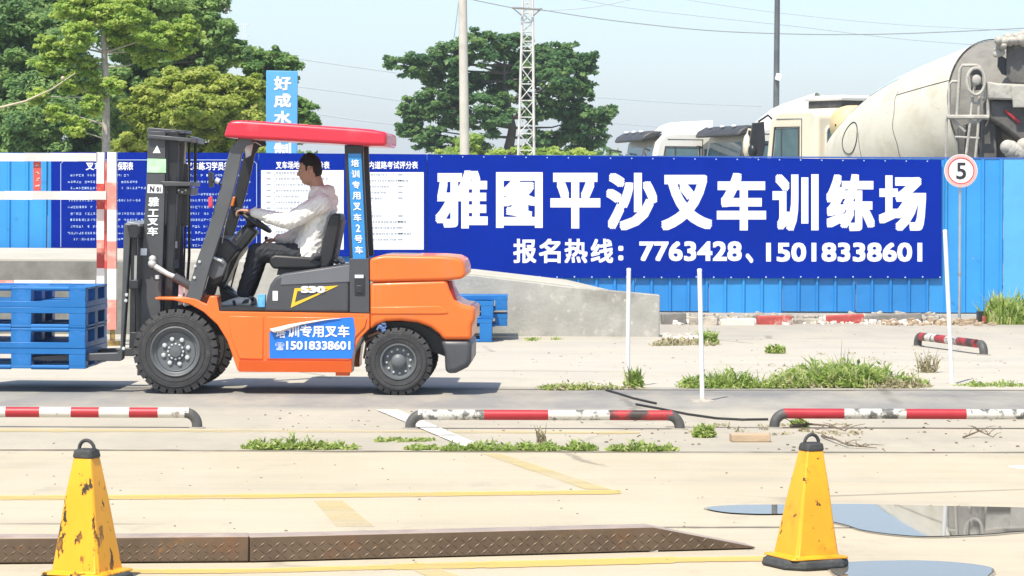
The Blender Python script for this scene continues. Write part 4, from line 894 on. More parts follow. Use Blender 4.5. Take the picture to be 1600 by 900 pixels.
# -- pipe barriers
m_pr = M('pipe_red', (.40, .020, .030), .45, var=.12, vs=6, dirt=((.10, .05, .045), .62, 10, .1))
m_pw = M('pipe_white', (.66, .64, .58), .5, var=.06, vs=6, dirt=((.20, .17, .14), .59, 9, .10))
m_pw2 = M('pipe_white_peeling', (.60, .58, .52), .5, var=.08, vs=6, dirt=((.12, .12, .11), .48, 13, .10))
m_pr2 = M('pipe_red_smoked', (.42, .03, .035), .5, var=.2, vs=5, dirt=((.05, .035, .03), .49, 5, .1))
m_pk = M('pipe_bare', (.085, .082, .078), .6, var=.3, vs=12, dirt=((.2, .16, .12), .6, 10, .15))
def pipe_bar(name, x0, x1, yf0, yf1, ytop, segs, label, rad=.036, left=True, right=True):
    A = G(x0, yf0); B = G(x1, yf1); u, v = U((x0 + x1) / 2, ytop); Ym = (A.y + B.y) / 2; zt = CH - v * Ym / FL
    d = (B - A).normalized(); r = thing(name, (A + B) / 2, label, 'pipe barrier'); mats = [m_pr, m_pw, m_pw2, m_pr2, m_pk]
    br_ = .085
    def at(px_): t = (px_ - x0) / (x1 - x0); q = A.lerp(B, t); q.z = zt; return q
    for k, (a, c, mi) in enumerate(segs):
        b = MB(); b.tube([at(a), at((a + c) / 2), at(c)], rad, 20); b.build('painted_band', mats[mi], r, smooth=60)
    for on, P, s in ((left, A, 1), (right, B, -1)):
        if not on: continue
        pts = [P + Vector((0, 0, 0.001)), P + Vector((0, 0, max(.004, zt - br_)))]
        for q in range(1, 9): a = PI / 2 * q / 8; pts.append(P + d * s * br_ * (1 - math.cos(a)) + Vector((0, 0, zt - br_ + br_ * math.sin(a))))
        b = MB(); b.tube(pts, rad * 1.01, 18); b.build('bent_end', m_pk, r, smooth=60)
        b = MB(); b.lathe(P, (0, 0, 1), [(rad * 1.7, 0), (rad * 1.6, .006), (rad, .010)], 16); b.build('floor_collar', m_seam2, r)
m_seam2 = M('cement_collar', (.3, .27, .22), .9, var=.2)
pipe_bar('pipe_barrier', -170, 308, 667, 669, 644, [(-150, 9, 1), (9, 62, 0), (62, 111, 1), (111, 155, 0), (155, 202, 1), (202, 247, 0), (247, 295, 1)], 'low red and white pipe barrier behind the scuffed yellow cone')
pipe_bar('pipe_barrier', 641, 1062, 670, 671, 648.5, [(653, 756, 2), (756, 856, 0), (856, 952, 2), (952, 1050, 3)], 'low pipe barrier with flaking white bands below the concrete ramp')
pipe_bar('pipe_barrier', 1210, 1760, 669, 671, 647, [(1224, 1318, 0), (1318, 1415, 2), (1415, 1509, 0), (1509, 1610, 2), (1610, 1740, 0)], 'low pipe barrier with long red bands reaching past the second cone')
pipe_bar('pipe_barrier', 1434, 1537, 541, 555, 531.5, [(1441, 1450, 3), (1450, 1466, 2), (1466, 1482, 3), (1482, 1500, 2), (1500, 1527, 3)], 'short angled red and white pipe barrier below the speed limit sign', rad=.044)
# -- white marker poles
def pole(xb, yb, xt, yt, label, base=None):
    A = G(xb, yb); T = W(xt, yt, A.y); r = thing('marker_pole', A, label, 'marker pole', 'slim white marker poles')
    b = MB(); b.tube([A + Vector((0, 0, .01)), T], .0185, 14); b.build('shaft', m_white, r, smooth=50)
    b = MB(); b.lathe(A, (0, 0, 1), [(.10, .0), (.095, .012), (.03, .016), (.024, .03), (.02, .03)] if base else [(.05, 0), (.045, .01), (.02, .013)], 18); b.build('foot', M('foot_dirty', (.42, .38, .32), .8, var=.3, vs=15), r)
    b = MB(); b.lathe(T, (T - A), [(.0195, -.02), (.0195, .0), (.012, .006), (.001, .007)], 14); b.build('end_cap', m_let, r)
    return r
pole(980.5, 605.5, 982.5, 420, 'white marker pole planted in front of the end of the concrete ramp')
pole(1097.5, 627.5, 1093, 421, 'white marker pole on a round foot between the weeds and the hose', True)
pole(1487.5, 600.5, 1476.5, 360, 'leaning white marker pole beside the speed limit sign')
# -- speed sign
A = G(1499, 503); r = thing('speed_limit_sign', A, 'round red rimmed speed limit sign with a black 5', 'road sign')
YS = A.y - .06; c = W(1501.5, 267, YS); R0 = 26 * YS / FL
b = MB(); b.tube([A, (A.x + .0, A.y, c.z + .1)], .019, 14); b.build('pole', M('galvanised_pole', (.40, .45, .50), .45, .5, var=.12), r, smooth=60)
b = MB(); b.lathe((A.x, A.y, W(1499, 428, A.y).z), (0, 0, 1), [(.026, -.015), (.026, .015)], 14); b.lathe(A, (0, 0, 1), [(.07, 0), (.06, .015)], 14); b.box(c.x - .02, c.x + .02, YS + .012, A.y - .005, c.z - .02, c.z + .02); b.build('bracket', m_steel, r)
b = MB(); b.lathe(c, (0, -1, 0), [(R0, -.01), (R0, .0), (.001, .0)], 48, 0, cap=False); b.lathe(c + Vector((0, -.003, 0)), (0, -1, 0), [(R0 * .97, 0), (R0 * .80, 0)], 48, 1, cap=False); b.lathe(c + Vector((0, -.004, 0)), (0, -1, 0), [(R0 * .80, 0), (R0 * .735, 0)], 48, 2, cap=False)
b.text('5', (c + Vector((-R0 * .29, -.004, -R0 * .50)), c + Vector((R0 * .31, -.004, -R0 * .50)), c + Vector((-R0 * .29, -.004, R0 * .50))), 3, .012)
b.build('sign_face', [m_let, M('sign_pink_rim', (.72, .38, .36), .4, var=.06), M('sign_red_line', (.55, .05, .05), .4, var=.2, vs=20), m_oil], r, smooth=0, fix=False)
# -- steel chequer-plate wheel stop
m_plate = M('rusty_chequer_steel', (.135, .095, .062), .55, .35, var=.2, vs=5, dirt=((.21, .10, .045), .55, 3, .2), dirt2=((.36, .16, .04), .64, 7, .1))
m_ptop = M('sunlit_plate_top', (.42, .34, .28), .6, .2, var=.15, vs=7, dirt=((.30, .15, .08), .6, 6, .2))  # paler steel for the top faces: overhead sunlight put into the colour
def plate_seg(xa, xb, fa, fb, zt, slope=False, label='', xslope=None):
    A = G(xa, fa); B = G(xb, fb); d = (B - A).normalized(); n_ = Vector((-d.y, d.x, 0)); L = (B - A).length; bw = .15
    r = thing('steel_edge_ramp', (A + B) / 2, label, 'steel ramp')
    def P(s, o, z): q = A + d * s + n_ * o; return (q.x, q.y, z)
    Ls = L if not slope else (G(*xslope) - A).length
    b = MB(); ze = .012
    prof = [(0, .006), (Ls, .006)] + ([(L, .006), (L, ze)] if slope else []) + [(Ls, zt), (0, zt)]
    fr = [P(s, 0, z) for s, z in prof]; bk = [P(s, bw, z) for s, z in prof]; n = len(prof)
    b.add(fr + bk, [tuple(range(n)), tuple(range(2 * n - 1, n - 1, -1))] + [(i, i + n, (i + 1) % n + n, (i + 1) % n) for i in range(n)], 0); b.m[-1 - (1)] = 1
    if slope: b.m[-2] = 1; b.m[-3] = 1
    b.build('plate_box', [m_plate, m_ptop], r, bevel=.006, seg=2, smooth=40)
    b = MB(); pitch = .034; k = 0; s = .02
    while s < L - .02:
        top = zt if s < Ls else ze + (zt - ze) * (L - s) / (L - Ls)
        for row in range(4):
            z = .022 + row * .0285 + (.0 if k % 2 else .0)
            if z > top - .012: continue
            a = math.radians(40 if (row + k) % 2 else -40); h = .0195; t_ = .0042; c_ = math.cos(a); s_ = math.sin(a)
            pts = [(s + c_ * h, z + s_ * h), (s - s_ * t_, z + c_ * t_), (s - c_ * h, z - s_ * h), (s + s_ * t_, z - c_ * t_)]
            mid = P(s, -.0035, z); b.add([P(a1, -.0003, a2) for a1, a2 in pts] + [mid], [(0, 1, 4), (1, 2, 4), (2, 3, 4), (3, 0, 4)])
        s += pitch; k += 1
    b.build('raised_tread', m_plate, r, smooth=0); return r
zt_ = .118
plate_seg(-60, 388.5, 882.5, 879.5, zt_, label='rusty chequer plate steel ramp edge behind the scuffed yellow cone')
rr_ = plate_seg(390.5, 1180, 879.5, 858.5, zt_ - .003, True, 'longer rusty chequer plate steel ramp edge tapering to a point at the right', (1020, 862.5))
b = MB(); p = G(1021, 861); p.y -= .008; b.box(p.x - .013, p.x + .013, p.y - .02, p.y - .001, .0, .045); b.box(p.x - .02, p.x + .02, p.y - .03, p.y - .001, .0, .008)
b.build('hinge_lug', M('lug_pale', (.5, .47, .4), .6, var=.3, vs=40), rr_, bevel=.002)
# -- black hoses on the ground
m_hose = M('hose_black', (.02, .02, .02), .6)
def hose(pts, rad, label):
    P = [G(x, y) + Vector((0, 0, rad)) for x, y in pts]; Q = []
    for i in range(len(P) - 1):
        for k in range(5): Q.append(P[i].lerp(P[i + 1], k / 5))
    Q.append(P[-1]); b = MB(); b.tube(Q, rad, 8); return tag(b.build('hose', m_hose, smooth=60), label, 'hose')
hose([(947, 611), (965, 616), (990, 624), (1025, 632)], .009, 'short black hose lying beside the foot of the first white pole')
hose([(994, 633.5), (1030, 640), (1075, 649), (1120, 655.5), (1160, 657.5), (1200, 657)], .009, 'black hose running between the ends of two pipe barriers')
# -- timber, sticks
p = G(1172, 690); b = MB(); b.box(p.x - .13, p.x + .13, p.y - .05, p.y + .09, .001, .052, rot=Matrix.Rotation(.06, 3, 'Z')); tag(b.build('timber_block', M('timber_pale', (.46, .34, .22), .8, var=.2, vs=6, stretch=(.4, 3, 3), dirt=((.2, .13, .08), .6, 5, .2)), bevel=.005, origin=p), 'pale timber block lying between two pipe barriers', 'timber block')
m_stick = M('dry_wood', (.17, .13, .09), .9, var=.3, vs=20)
def branch(pts, rad, label, tw=8):
    P = [G(x, y) + Vector((0, 0, rad + .004 + h)) for x, y, h in pts]; b = MB(); b.tube(P, [rad * (1 - .7 * i / (len(P) - 1)) for i in range(len(P))], 7)
    for k in range(tw):
        i = rnd.randrange(len(P) - 1); q = P[i].lerp(P[i + 1], rnd.random()); e = q + Vector((rnd.uniform(-.12, .16), rnd.uniform(-.05, .05), rnd.uniform(0, .05))); b.tube([q, q.lerp(e, .5) + Vector((0, 0, .01)), e], [rad * .4, rad * .3, rad * .15], 5)
    return tag(b.build('fallen_branch', m_stick, smooth=60), label, 'branch')
branch([(1235, 669, 0), (1262, 668, .01), (1290, 672, .02), (1322, 678, .005)], .011, 'dry branch lying under the pipe barrier above the second cone')
branch([(1284, 684, .0), (1305, 693, .015), (1325, 700, .005), (1370, 703, 0)], .009, 'thin dry branch lying on the slab joint right of the second cone', 12)
branch([(1505, 686, 0), (1530, 683, .03), (1552, 686, 0)], .008, 'small heap of dry twigs on the slab at the right', 10)
# ================================================================ PLANTS
def leaf_mat(name, c1, c2, c3, trans=.25):
    m = bpy.data.materials.new(name); m.use_nodes = True; t = m.node_tree; p = t.nodes['Principled BSDF']
    at = nn(t, 'ShaderNodeAttribute', attribute_name='tint'); r = nn(t, 'ShaderNodeValToRGB'); e = r.color_ramp.elements; e.new(.5)
    for i, (q, c) in enumerate(((0, c1), (.5, c2), (1, c3))): e[i].position = q; e[i].color = (*c, 1)
    t.links.new(at.outputs['Fac'], r.inputs[0]); t.links.new(r.outputs[0], p.inputs['Base Color']); p.inputs['Roughness'].default_value = .5; p.inputs['Specular IOR Level'].default_value = .3
    tr = nn(t, 'ShaderNodeBsdfTranslucent'); hs = nn(t, 'ShaderNodeHueSaturation'); hs.inputs['Value'].default_value = 1.6; t.links.new(r.outputs[0], hs.inputs['Color']); t.links.new(hs.outputs[0], tr.inputs[0])
    mx = nn(t, 'ShaderNodeMixShader'); mx.inputs[0].default_value = trans; t.links.new(p.outputs[0], mx.inputs[1]); t.links.new(tr.outputs[0], mx.inputs[2])
    t.links.new(mx.outputs[0], t.nodes['Material Output'].inputs[0]); return m
def leaves_mesh(name, C, D, size, tint, mat, parent, aspect=.55, rs=None, fold=True):
    """C centres (n,3); D leaf normals (n,3); one small leaf each"""
    rs = rs or np.random.RandomState(1); n = len(C); T = rs.normal(size=(n, 3)); D = D / np.linalg.norm(D, axis=1, keepdims=True)
    T -= D * (T * D).sum(1, keepdims=True); T /= np.linalg.norm(T, axis=1, keepdims=True); B = np.cross(D, T)
    s = size * rs.uniform(.6, 1.35, (n, 1)); sw = s * aspect
    org = np.array(parent['org']) if parent else np.zeros(3); C = C - org
    V = np.stack([C - T * s, C + B * sw - T * s * .1, C + T * s, C - B * sw - T * s * .1], 1).reshape(-1, 3).astype('f')
    me = bpy.data.meshes.new(name); me.vertices.add(4 * n); me.vertices.foreach_set('co', V.ravel()); me.loops.add(4 * n); me.loops.foreach_set('vertex_index', np.arange(4 * n, dtype='i')); me.polygons.add(n)
    me.polygons.foreach_set('loop_start', np.arange(0, 4 * n, 4, dtype='i')); me.polygons.foreach_set('loop_total', np.full(n, 4, 'i')); me.update(calc_edges=True)
    a = me.attributes.new('tint', 'FLOAT', 'POINT'); a.data.foreach_set('value', np.repeat(tint, 4).astype('f')); me.materials.append(mat)
    o = bpy.data.objects.new(name, me); COL.objects.link(o)
    if parent: o.parent = parent; o['org'] = parent['org']
    return o
m_bark = M('grey_bark', (.22, .19, .155), .9, var=.3, vs=9, bump=.8, bs=25, dirt=((.11, .09, .07), .55, 6, .15))
m_bark2 = M('dark_bark', (.10, .085, .07), .9, var=.3, vs=6, bump=.8, bs=20)
def tree(label, Y, trunk, lobes, nleaf, size, mat, seed, bark=None, clump=.23, flat=.55, limb_r=.07, limbs=True, sep=1.0, name='tree', base_z=0, tw=(0., 1.)):
    """trunk: photo points with radius (m); lobes: (px, py, radius px, depth offset m)"""
    rs = np.random.RandomState(seed); rr = random.Random(seed); P = [(W(x, y, Y)) for x, y, r_ in trunk]; P[0].z = base_z
    root = thing(name, (P[0].x, Y, base_z), label, 'tree', None); b = MB(); R_ = [t[2] for t in trunk]
    Q = []; RQ = []
    for i in range(len(P) - 1):
        for k in range(4): f_ = k / 4; q = P[i].lerp(P[i + 1], f_); q += Vector((rr.uniform(-1, 1), rr.uniform(-1, 1), 0)) * R_[i] * .12; Q.append(q); RQ.append(R_[i] + (R_[i + 1] - R_[i]) * f_)
    Q.append(P[-1]); RQ.append(R_[-1]); b.tube(Q, RQ, 12); b.build('trunk', bark or m_bark, root, smooth=60)
    ppm_ = FL / Y; C = []; D = []; Tn = []; LB = []; tot = sum(l[2] ** 2 for l in lobes)
    lb = MB()
    for (x, y, rpx, dy) in lobes:
        c = W(x, y, Y) + Vector((0, dy, 0)); r_ = rpx / ppm_
        if limbs:
            top = [q for q in Q if q.z < c.z + .3 * r_] or Q; st = min(top, key=lambda q: (q - c).length + abs(q.z - (c.z - r_ * .8)) * .6)
            mid = st.lerp(c, .5) + Vector((rr.uniform(-.2, .2) * r_, rr.uniform(-.2, .2) * r_, rr.uniform(-.25, .1) * r_)); lb.tube([st, st.lerp(mid, .5), mid, c], [limb_r, limb_r * .75, limb_r * .5, limb_r * .25], 7)
        nc = max(6, int(26 * sep)); per = int(nleaf * rpx ** 2 / tot / nc)
        for k in range(nc):
            d = rs.normal(size=3); d /= np.linalg.norm(d); rad = r_ * (rs.uniform(.35, 1.05)) ; cc = np.array(c) + d * rad * np.array((1, 1, .85))
            if limbs and rr.random() < .35:
                q = Vector(cc); s0 = c.lerp(q, .05); lb.tube([s0, s0.lerp(q, .5) + Vector((0, 0, -.08 * r_)), q], [limb_r * .28, limb_r * .2, limb_r * .08], 5)
            cr = r_ * clump * rs.uniform(.6, 1.5); ct = rs.uniform(0, 1)
            m_ = rs.normal(size=(per, 3)); m_ /= np.linalg.norm(m_, axis=1, keepdims=True); rad2 = rs.uniform(0, 1, (per, 1)) ** .45
            pts = cc + m_ * rad2 * cr * np.array((1.25, 1.25, flat)); C.append(pts)
            dd = m_ * .5 + np.array((0, -.15, .75)) + rs.normal(size=(per, 3)) * .45; D.append(dd); Tn.append(np.clip(ct * .6 + rs.uniform(0, .5, per) + tw[0], 0, 1) * tw[1])
    if limbs: lb.build('limb', bark or m_bark, root, smooth=60)
    leaves_mesh('crown', np.concatenate(C), np.concatenate(D), size, np.concatenate(Tn), mat, root, rs=rs); return root
g_dark = leaf_mat('leaf_dark', (.050, .125, .050), (.095, .200, .070), (.21, .32, .10), .42)
g_dl = leaf_mat('leaf_dark_soft', (.08, .17, .075), (.16, .28, .10), (.31, .42, .14), .48)
g_mid = leaf_mat('leaf_mid', (.07, .16, .05), (.14, .26, .07), (.27, .38, .10), .4)
g_light = leaf_mat('leaf_light', (.15, .27, .06), (.30, .42, .08), (.50, .56, .16), .5)
g_yel = leaf_mat('leaf_yellow_green', (.17, .25, .05), (.33, .40, .075), (.52, .55, .17), .5)
# centre tree, crown with gaps
L = [(640, 100, 26, 0), (672, 108, 34, 1), (705, 88, 34, 0), (745, 75, 34, -1), (790, 72, 34, 0), (835, 88, 36, 1), (880, 92, 34, 0), (905, 110, 26, 0), (908, 140, 24, 0), (870, 130, 36, -1), (820, 120, 36, 0), (770, 125, 38, 1), (722, 128, 34, 0), (680, 160, 34, 0), (645, 172, 24, 0), (640, 198, 24, 0), (670, 215, 30, 0), (715, 180, 36, 1), (765, 178, 40, -1), (742, 228, 22, 0), (840, 165, 32, 0), (885, 168, 28, 0), (915, 185, 32, 0), (948, 178, 16, 0), (925, 215, 26, 0), (895, 205, 24, 0), (850, 228, 32, 0), (905, 238, 26, 0), (610, 97, 13, 0), (700, 240, 30, 0), (957, 172, 9, 0), (925, 90, 12, 0)]
tree('broad spreading dark green tree standing far behind the white lattice mast', 105, [(790, 400, .30), (792, 260, .22), (800, 200, .15), (790, 140, .10), (788, 90, .04)], L, 70000, .095, g_dark, 11, m_bark2, .24, .6, .055, sep=1.5, name='tree')
L = [(735, 232, 30, 0), (770, 250, 30, 0), (700, 250, 26, 0), (860, 250, 30, 0), (900, 255, 30, 0), (820, 252, 26, 0)]
tree('low bright green bush at the foot of the far spreading tree', 100, [(790, 400, .1), (790, 300, .06), (780, 240, .03)], L, 9000, .10, g_light, 12, m_bark2, .3, name='bush')
# left: dark broadleaf mass at the back, several trees
L = [(20, 30, 60, 0), (90, 10, 70, 1), (30, 110, 70, 0), (100, 90, 60, 0), (60, 180, 65, -1), (0, 200, 60, 0), (130, 170, 60, 0), (140, 230, 50, 0), (70, 250, 50, -1), (-30, 60, 60, 0)]
tree('big dark green leafy tree filling the left edge', 64, [(40, 420, .30), (45, 300, .24), (50, 180, .16), (55, 60, .08)], L, 110000, .062, g_dl, 21, m_bark2, .26, .8, .04, sep=1.6)
L = [(200, -10, 60, 0), (260, 0, 60, 0), (310, 20, 45, 0), (335, 50, 34, 0), (355, 48, 18, 0), (345, 82, 28, 0), (290, 80, 55, 1), (230, 70, 55, 0), (200, 140, 50, 0), (250, 140, 40, 0), (320, 115, 30, 0), (372, 82, 22, 0), (180, 200, 45, 1)]
tree('dark green leafy tree with a ragged right side behind the yellowish bush', 60, [(235, 420, .28), (238, 300, .2), (245, 160, .13), (250, 40, .06)], L, 110000, .060, g_dl, 22, m_bark2, .26, .75, .03, tw=(.15, 1), sep=1.5)
L = [(395, 100, 30, 0), (425, 92, 22, 0), (450, 100, 20, 0), (440, 120, 26, 0), (470, 170, 20, 0), (484, 190, 16, 0), (460, 200, 26, 0), (410, 150, 40, 0), (440, 160, 30, 0), (430, 215, 34, 0), (390, 200, 30, 0)]
tree('green tree rising behind the light blue upright board', 66, [(420, 420, .2), (420, 300, .15), (425, 180, .09), (425, 110, .04)], L, 40000, .062, g_mid, 23, m_bark2, .32, .6, .045)
# bright feathery tree in front with pale trunk
L = [(120, 15, 36, 0), (165, 10, 34, 0), (210, 25, 34, -.5), (245, 55, 30, -.4), (275, 70, 26, 0), (190, 60, 26, 0), (130, 60, 26, -.5), (95, 85, 26, 0), (70, 100, 20, 0), (135, 105, 22, 0), (185, 45, 22, 0), (230, 90, 20, 0), (290, 45, 24, 0), (150, 140, 20, 0), (185, 135, 18, -.6), (110, 130, 20, 0), (75, 65, 18, 0), (150, 165, 18, -.5), (60, 150, 16, 0), (90, 175, 18, 0), (120, 200, 20, 0)]
tree('slender tree with a pale straight trunk and bright feathery leaves', 52, [(167, 430, .085), (166, 240, .075), (165, 150, .065), (163, 60, .05), (165, -30, .035)], L, 42000, .044, g_light, 24, M('pale_bark', (.42, .38, .32), .9, var=.25, vs=14, bump=.6, bs=30, dirt=((.26, .23, .19), .55, 9, .15)), .34, .5, .02)
L = [(215, 175, 28, 0), (245, 150, 34, 0), (280, 135, 34, 0), (320, 130, 32, 0), (350, 145, 36, 0), (390, 140, 30, 0), (300, 175, 44, -.5), (350, 185, 40, -.5), (250, 195, 40, 0), (215, 215, 28, 0), (395, 185, 30, 0), (300, 215, 40, 0), (360, 225, 36, 0), (250, 235, 36, 0), (410, 220, 26, 0), (325, 250, 36, 0), (190, 235, 20, 0)]
tree('yellowish green bushy tree behind the forklift mast', 54, [(300, 420, .16), (302, 300, .12), (305, 200, .07), (305, 150, .03)], L, 90000, .046, g_yel, 25, m_bark, .27, .75, .03, sep=1.4, name='tree')
# bent bare stem at the far left
b = MB(); P = [W(x, y, 50) for x, y in ((-60, 172), (0, 168), (40, 158), (80, 140), (118, 114))]; Q = []
b.tube(P, [.022, .02, .018, .014, .008], 8)
b.ball(W(98, 122, 50), .035)
P2 = [Vector((P[0].x, 50, 0)), Vector((P[0].x - .02, 50, 1.6)), P[0]]; b.tube(P2, [.04, .03, .022], 8)
tag(b.build('bare_stem', M('dry_stem', (.50, .44, .30), .8, var=.2), smooth=60), 'pale bare stem arching across the dark tree at the left', 'stem')
# ---- weeds
g_weed = leaf_mat('weed_green', (.15, .23, .05), (.30, .40, .09), (.55, .56, .26), .45)
g_dry = leaf_mat('weed_dry', (.22, .19, .10), (.34, .30, .17), (.44, .40, .26), .2)
def blades(spots, n, h, spread, mat, name, label=None, cat=None, kind=None, seed=1, wid=.006, lean=.6, group=None, root=None):
    """grass blades and small leaves growing from ground points"""
    rs = np.random.RandomState(seed); V = []; F = []; T = []
    for (p, hs) in spots:
        for k in range(n):
            a = rs.uniform(0, 2 * PI); r_ = spread * rs.uniform(0, 1) ** .7; b0 = Vector((p.x + r_ * math.cos(a), p.y + r_ * .7 * math.sin(a), 0)); H_ = h * hs * rs.uniform(.35, 1.1)
            a2 = rs.uniform(0, 2 * PI); l_ = Vector((math.cos(a2), math.sin(a2), 0)) * H_ * lean * rs.uniform(.1, 1); sdv = Vector((-math.sin(a2 + rs.uniform(-1, 1)), math.cos(a2), 0)) * wid * rs.uniform(.6, 1.5)
            k0 = len(V); m1 = b0 + l_ * .35 + Vector((0, 0, H_ * .6)); tp = b0 + l_ + Vector((0, 0, H_ * rs.uniform(.7, 1)))
            V += [b0 - sdv * .6, b0 + sdv * .6, m1 + sdv, m1 - sdv, tp]; F += [(k0, k0 + 1, k0 + 2, k0 + 3), (k0 + 3, k0 + 2, k0 + 4)]; T += [rs.uniform(0, 1)] * 5
    org = Vector(spots[0][0]) if root is None else Vector(root['org']); me = bpy.data.meshes.new(name); me.from_pydata([tuple(v - org) for v in V], [], F); at = me.attributes.new('tint', 'FLOAT', 'POINT'); at.data.foreach_set('value', T); me.materials.append(mat); me.update()
    o = bpy.data.objects.new(name, me); COL.objects.link(o)
    if root is not None: o.parent = root
    else: o.location = org
    return tag(o, label, cat, group, kind)
def row(x0, x1, y, n, hs=(.4, 1.1), wob=1.5, seed=0):
    r = random.Random(seed + int(x0)); S_ = []
    for k in range(n): S_.append((G(r.uniform(x0, x1), y + r.uniform(-wob, wob * .6)), r.uniform(*hs)))
    return S_
def weeds(spots, n, h, spread, seed, name='weeds', mat=None, leafy=True, ls=.017, **kw):
    rr = random.Random(seed); spots = [(p, hs * rr.choice((.35, .6, .8, 1, 1.25))) for p, hs in spots]
    o = blades(spots, int(n * (.35 if leafy else 1)), h, spread, mat or g_weed, name, kind='stuff', seed=seed, **kw)
    if leafy:
        rs = np.random.RandomState(seed); C = []; 
        for p, hs in spots:
            m = int(n * 1.1); a = rs.uniform(0, 2 * PI, m); q = rs.uniform(0, 1, m); r_ = spread * 1.35 * np.sqrt(rs.uniform(0, 1, m)); C.append(np.stack([p.x + r_ * np.cos(a), p.y + r_ * .7 * np.sin(a), .008 + h * hs * .8 * q * np.clip(1.2 - r_ / spread / 1.4, .1, 1)], 1))
        C = np.concatenate(C); D = rs.normal(size=C.shape) * .7 + np.array((0, -.2, .8)); lo = leaves_mesh(name, C, D, ls, rs.uniform(0, 1, len(C)), mat or g_weed, None, .5, rs); tag(lo, kind='stuff')
    return o
weeds(row(385, 560, 702, 46, (.3, 1)), 34, .10, .045, 1, wid=.007, lean=1.0)
weeds(row(596, 680, 690, 9, (.3, .7)), 24, .06, .04, 2, wid=.006, lean=1.0)
weeds(row(640, 720, 703, 14, (.3, .7)), 24, .06, .04, 3, wid=.006, lean=1.0)
weeds(row(690, 925, 704, 55, (.4, 1)), 36, .085, .045, 4, wid=.008, lean=1.0)
weeds(row(958, 1052, 705, 20, (.3, .9)), 30, .09, .04, 5, wid=.006, lean=1.0)
weeds(row(850, 970, 609, 26, (.3, .9)), 24, .11, .07, 6, wid=.006, lean=.9)
weeds(row(850, 1010, 609, 22, (.3, .8)), 18, .10, .07, 7, mat=g_dry, wid=.005, lean=.9)
weeds(row(1070, 1180, 606, 34, (.5, 1.2)), 40, .17, .08, 8, wid=.008, lean=.8)
weeds(row(1170, 1270, 606, 30, (.4, 1.0)), 34, .17, .08, 9, wid=.007, lean=.8)
weeds(row(1190, 1440, 606, 50, (.3, .9)), 20, .16, .09, 10, mat=g_dry, wid=.005, lean=.9)
weeds(row(1235, 1390, 600, 46, (.5, 1.0), 3), 90, .21, .13, 11, wid=.010, lean=1.2, ls=.026)
weeds(row(1275, 1365, 604, 20, (.9, 1.25), 3), 80, .22, .13, 12, wid=.008, lean=1.1, ls=.028)
weeds(row(1380, 1430, 603, 14, (.5, .8), 3), 60, .18, .10, 13, wid=.008, lean=1.1, ls=.024)
weeds(row(1500, 1590, 604, 18, (.2, .7)), 16, .12, .06, 14, wid=.005)
weeds(row(1030, 1110, 538, 24, (.4, 1), 5), 26, .13, .09, 15, mat=g_dry, wid=.012, lean=1)
weeds(row(820, 870, 532, 5, (.3, .6)), 20, .07, .06, 16, wid=.006)
weeds(row(1200, 1460, 570, 24, (.1, .5), 22), 5, .10, .08, 17, mat=g_dry, wid=.004)
weeds(row(1060, 1340, 676, 26, (.1, .5), 12), 8, .05, .04, 18, mat=g_dry, wid=.005)
weeds(row(1550, 1660, 505, 60, (.6, 1.2), 4), 60, .34, .17, 19, name='grass', leafy=False, wid=.012, lean=.6)
def tuft(x, y, n, h, sp_, label, seed, mat=None, wid=.009, lean=.9, stems=0):
    p = G(x, y); r = thing('weed_tuft', p, label, 'weed', None); blades([(p, 1)], n, h, sp_, mat or g_weed, 'foliage', seed=seed, wid=wid, lean=lean, root=r)
    if lean > .55 and n > 40:
        rs = np.random.RandomState(seed); m = n * 2; a = rs.uniform(0, 2 * PI, m); r_ = sp_ * 1.2 * np.sqrt(rs.uniform(0, 1, m)); C = np.stack([p.x + r_ * np.cos(a), p.y + r_ * np.sin(a), .008 + h * .9 * rs.uniform(0, 1, m) * np.clip(1.15 - r_ / sp_ / 1.3, .1, 1)], 1)
        leaves_mesh('leaf_cluster', C, rs.normal(size=C.shape) * .7 + np.array((0, -.2, .8)), .017, rs.uniform(0, 1, m), mat or g_weed, r, .5, rs)
    if stems:
        b = MB(); rr = random.Random(seed)
        for k in range(stems): e = p + Vector((rr.uniform(-.1, .1), rr.uniform(-.05, .05), h * rr.uniform(.7, 1.25))); b.tube([p + Vector((rr.uniform(-.04, .04), 0, 0)), p.lerp(e, .5) + Vector((rr.uniform(-.02, .02), 0, 0)), e], [.004, .003, .001], 5)
        b.build('stem', m_stick, r, smooth=60)
tuft(991, 606, 90, .20, .08, 'leafy weed with upright stems beside the first white pole', 31, lean=.6, stems=5)
tuft(1100, 683, 140, .10, .07, 'small pale green weed tuft right of the middle pipe barrier', 32, wid=.009)
tuft(1212, 552, 130, .10, .09, 'small round weed growing alone on the concrete in front of the blue fence', 33, wid=.014)
tuft(1106, 538, 130, .17, .10, 'green weed growing beyond the second white pole', 34, wid=.013)
tuft(1450, 582, 50, .20, .09, 'thin grey green weed beside the leaning white pole', 35, stems=6, mat=g_dry, wid=.007)
tuft(1249, 667, 60, .07, .06, 'yellowish weed growing under the right pipe barrier', 36, wid=.007)
tuft(1318, 600, 20, .30, .10, 'tall thin grass stalks rising out of the weed mound', 37, wid=.005, lean=.5, stems=6)
tuft(847, 694, 10, .13, .04, 'dry seed head weed in the slab joint under the middle pipe barrier', 38, mat=g_dry, stems=4)
